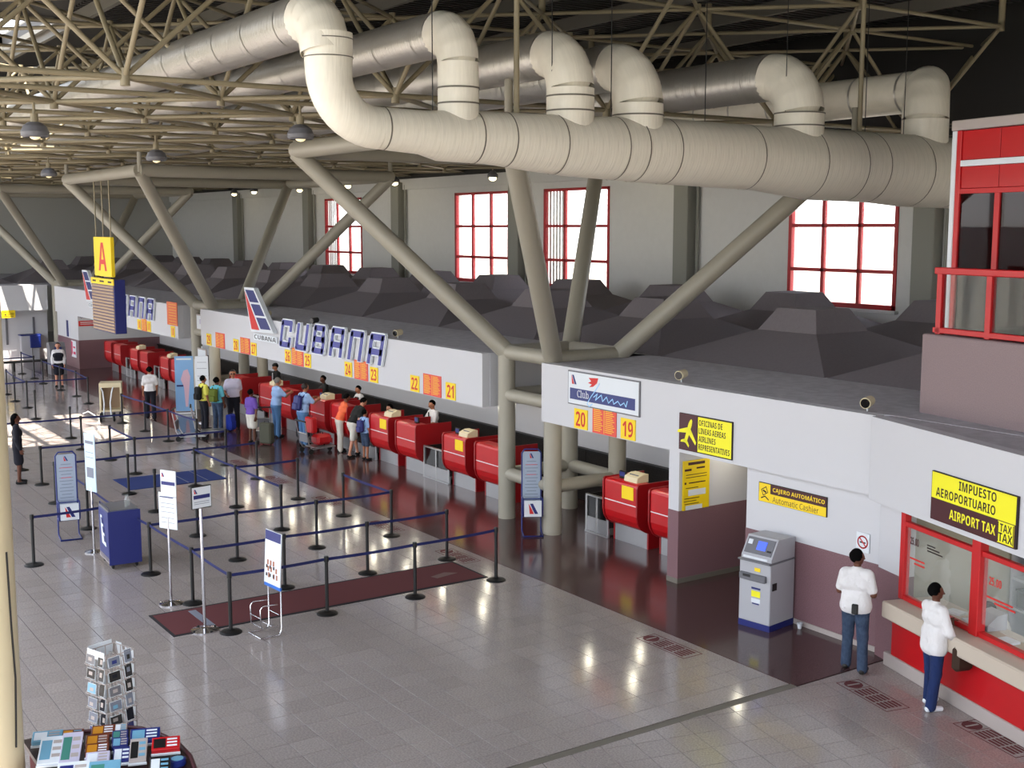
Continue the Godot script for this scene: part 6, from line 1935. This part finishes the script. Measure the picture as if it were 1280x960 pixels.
func people() -> void:
	var d := func(a: float) -> float: return deg_to_rad(a)
	person("person in a white polo shirt and blue jeans standing beside the cash machine", Vector3(13.5, 0, -11.2), d.call(118), {"h": 1.8, "cell": 0.013, "skin": M.skin_brown, "hair": M.hair_black, "top": M.shirt_white, "bottom": M.jeans, "sleeve": 0.95, "hem": 0.86, "yaw": d.call(-42), "shoes": M.panelling, "fat": 1.05,
		"arms": [[Vector3(0.235, 1.14, 0.02), Vector3(0.17, 1.06, 0.24)], [Vector3(-0.235, 1.14, 0.0), Vector3(-0.14, 1.07, 0.23)]], "feet": [Vector3(0.13, 0, 0.1), Vector3(-0.13, 0, -0.05)]})
	var ph := thing("phone_pouch", "black phone pouch on the back of the jeans wearer's belt", "pouch", Vector3(13.5, 0, -11.2), d.call(118))
	obj("pouch", mb().box(Vector3(-0.02, 0.97, -0.15), Vector3(0.09, 0.15, 0.04), 0.012), M.black, ph)
	person("person with short dark hair in a white blouse and jeans at the tax window", Vector3(13.3, 0, -9.72), d.call(74), {"h": 1.7, "cell": 0.013, "skin": M.skin_brown, "hair": M.hair_black, "top": M.shirt_white, "bottom": M.jeans_blue, "sleeve": 1.6, "hem": 0.78, "shoes": M.paper, "fat": 1.02, "yaw": d.call(-15),
		"arms": [[Vector3(0.24, 1.16, 0.1), Vector3(0.16, 1.14, 0.32)], [Vector3(-0.25, 1.14, 0.04), Vector3(-0.22, 0.98, 0.2)]], "feet": [Vector3(0.14, 0, 0.06), Vector3(-0.12, 0, -0.1)]})
	var hb := thing("handbag", "brown handbag hanging beside the white blouse", "bag", Vector3(13.3, 0, -9.72), d.call(74))
	obj("bag", mb().box(Vector3(-0.33, 0.78, 0.2), Vector3(0.14, 0.34, 0.3), 0.05), M.bag_brown, hb)
	obj("strap", mb().sweep([Vector3(-0.33, 0.93, 0.08), Vector3(-0.29, 1.05, 0.16), Vector3(-0.29, 1.05, 0.24), Vector3(-0.33, 0.93, 0.32)], [0.012, 0.012, 0.012, 0.012], 6), M.bag_brown, hb)
	var F := facet()
	var fa := -107.6
	for q in [[1.42, -1.08, "person in a white shirt bending over papers behind the tax window", M.shirt_white, 0.6, M.skin_brown, 12.0], [2.4, -1.05, "person in a blue top at the right edge behind the tax window", M.shirt_blue, 0.25, M.skin_fair, -10.0]]:
		var p := F * Vector3(q[0], 0.06, q[1])
		person(q[2], p, d.call(fa + q[6]), {"h": 1.68, "cell": 0.02, "skin": q[5], "hair": M.hair_black, "top": q[3], "bottom": M.navy_cloth, "sleeve": 1.0, "lean": q[4], "sit": true, "arms": [[Vector3(0.26, 1.16, 0.18), Vector3(0.18, 1.12, 0.42)], [Vector3(-0.26, 1.16, 0.18), Vector3(-0.16, 1.12, 0.42)]], "feet": [Vector3(0.1, 0, 0.42), Vector3(-0.1, 0, 0.42)]})
		stool("black office stool under the %s clerk" % ("leaning" if q[4] > 0.3 else "right hand"), p, d.call(fa + q[6]))
	person("person in dark clothes half hidden behind the cream column at left", Vector3(6.42, 0, -31.6), d.call(80), {"h": 1.76, "skin": M.skin_brown, "hair": M.hair_black, "top": M.navy_cloth, "bottom": M.navy_cloth, "sleeve": 2.0, "legs": "skirt", "long": true, "cell": 0.02})
	person("person in a navy uniform skirt and waistcoat by the far grey cash dispenser", Vector3(11.95, 0, -50.3), d.call(-15), {"h": 1.78, "skin": M.skin_fair, "hair": M.hair_brown, "top": M.shirt_white, "bottom": M.navy_cloth, "legs": "skirt", "sleeve": 1.9, "vest": M.navy_cloth, "long": true})
	person("person in a white T-shirt and dark trousers walking along the far counters", Vector3(12.4, 0, -40.0), d.call(165), {"h": 1.76, "skin": M.skin_tan, "hair": M.hair_black, "top": M.shirt_white, "bottom": M.navy_cloth, "feet": [Vector3(0.1, 0, 0.18), Vector3(-0.1, 0, -0.14)]})
	person("person in a cyan top carrying an olive backpack", Vector3(13.35, 0, -36.3), d.call(125), {"h": 1.72, "skin": M.skin_brown, "hair": M.hair_black, "top": M.shirt_cyan, "bottom": M.jeans, "pack": M.olive, "packlabel": "olive green backpack on the cyan top"})
	person("person in a yellow top left of the olive backpack", Vector3(13.15, 0, -36.95), d.call(100), {"h": 1.72, "skin": M.skin_tan, "hair": M.hair_black, "top": M.shirt_yellow, "bottom": M.navy_cloth, "pack": M.black_cloth, "packlabel": "black bag on the back of the yellow top"})
	person("person with sunglasses in a pale lilac shirt facing the hall", Vector3(14.05, 0, -36.75), d.call(-20), {"h": 1.86, "skin": M.skin_tan, "hair": M.hair_brown, "top": M.shirt_lilac, "bottom": M.navy_cloth, "glasses": true, "fat": 1.15, "arms": [null, [Vector3(-0.26, 1.14, 0.05), Vector3(-0.2, 1.05, 0.25)]]})
	person("person in a purple top and white trousers seen from behind", Vector3(13.45, 0, -33.75), d.call(110), {"h": 1.62, "skin": M.skin_brown, "hair": M.hair_black, "top": M.shirt_purple, "bottom": M.shorts_white, "legs": "skirt", "fat": 1.12, "arms": [null, [Vector3(-0.27, 1.12, -0.04), Vector3(-0.3, 0.9, -0.1)]]})
	person("grey haired person in a light blue shirt leaning on the red desk", Vector3(14.5, 0, -34.4), d.call(95), {"h": 1.82, "skin": M.skin_tan, "hair": M.hair_grey, "top": M.shirt_blue, "bottom": M.jeans_light, "lean": 0.12, "fat": 1.08, "arms": [[Vector3(0.25, 1.24, 0.16), Vector3(0.16, 1.34, 0.38)], [Vector3(-0.25, 1.24, 0.16), Vector3(-0.14, 1.34, 0.38)]]})
	person("person in a blue shirt with a striped backpack leaning on the red desk", Vector3(14.55, 0, -32.55), d.call(100), {"h": 1.84, "skin": M.skin_tan, "hair": M.hair_brown, "top": M.shirt_blue, "bottom": M.jeans_light, "lean": 0.15, "pack": M.navy, "packlabel": "navy backpack on the back of the blue shirt", "fat": 1.1, "arms": [[Vector3(0.25, 1.24, 0.16), Vector3(0.16, 1.34, 0.38)], [Vector3(-0.25, 1.24, 0.16), Vector3(-0.14, 1.34, 0.38)]]})
	person("person in an orange top bending over the luggage trolley", Vector3(15.0, 0, -31.05), d.call(75), {"h": 1.7, "skin": M.skin_brown, "hair": M.hair_black, "top": M.shirt_orange, "bottom": M.shorts_white, "lean": 0.35, "sleeve": 0.6, "arms": [[Vector3(0.22, 1.2, 0.2), Vector3(0.15, 1.02, 0.32)], [Vector3(-0.22, 1.2, 0.2), Vector3(-0.15, 1.02, 0.32)]]})
	person("person in a black top and white shorts bending towards the desk", Vector3(15.0, 0, -30.2), d.call(95), {"h": 1.72, "skin": M.skin_fair, "hair": M.hair_black, "top": M.black_cloth, "bottom": M.shorts_white, "legs": "shorts", "lean": 0.55, "fat": 1.15, "feet": [Vector3(0.12, 0, 0.22), Vector3(-0.12, 0, -0.2)]})
	person("child in a pale blue top with a navy backpack", Vector3(15.05, 0, -29.55), d.call(100), {"h": 1.4, "skin": M.skin_tan, "hair": M.hair_black, "top": M.shirt_blue, "bottom": M.jeans, "legs": "shorts", "pack": M.navy, "packlabel": "small navy backpack on the child's back"})
	var staff := [[-28.15, "agent in a white shirt and black tie behind desk twenty-four", M.shirt_white, M.skin_tan, false, true, false, 1.72], [-30.75, "seated agent in a pale shirt behind desk twenty-five", M.shirt_blue, M.skin_fair, true, false, false, 1.7], [-32.55, "agent in a black waistcoat and white blouse behind desk twenty-six", M.shirt_white, M.skin_tan, false, false, true, 1.64], [-35.0, "agent in a dark jacket behind desk twenty-seven", M.black_cloth, M.skin_brown, false, false, false, 1.7], [-38.8, "agent in a dark jacket and cap behind desk twenty-nine", M.black_cloth, M.skin_tan, false, true, false, 1.74]]
	for q in staff:
		var o := {"h": q[7], "skin": q[3], "hair": M.hair_black, "top": q[2], "bottom": M.navy_cloth, "sit": q[4], "sleeve": 1.0 if q[2] != M.black_cloth else 1.9, "nod": 0.25, "arms": [[Vector3(0.25, 1.15, 0.12), Vector3(0.16, 1.12, 0.34)], [Vector3(-0.25, 1.15, 0.12), Vector3(-0.16, 1.12, 0.34)]]}
		if q[5]: o["tie"] = M.black_cloth if q[2] != M.black_cloth else M.shirt_white
		if q[6]: o["vest"] = M.black_cloth
		if "cap" in q[1]: o["cap"] = M.black_cloth
		if q[4]:
			o["feet"] = [Vector3(0.1, 0, 0.42), Vector3(-0.1, 0, 0.42)]
			stool("black office stool behind desk twenty-five", Vector3(16.5, 0, q[0]), W)
		person(q[1].replace("agent", "person"), Vector3(16.4 if not q[4] else 16.5, 0, q[0]), d.call(-90), o)

func stool(label: String, at: Vector3, turn: float) -> void:
	var t := thing("office_stool", label, "stool", at, turn)
	obj("seat", mb().lathe(Vector3(0, 0.34, 0), [Vector2(0.0, 0), Vector2(0.19, 0), Vector2(0.21, 0.03), Vector2(0.19, 0.06), Vector2(0, 0.065)], 18), M.black_cloth, t)
	obj("column", mb().tube(Vector3(0, 0.05, 0), Vector3(0, 0.35, 0), 0.025, -1, 10), M.steel, t)
	for i in 5:
		var a := TAU * i / 5.0
		obj("leg", mb().tube(Vector3(0, 0.07, 0), Vector3(cos(a) * 0.25, 0.03, sin(a) * 0.25), 0.02, 0.015, 8), M.black, t)
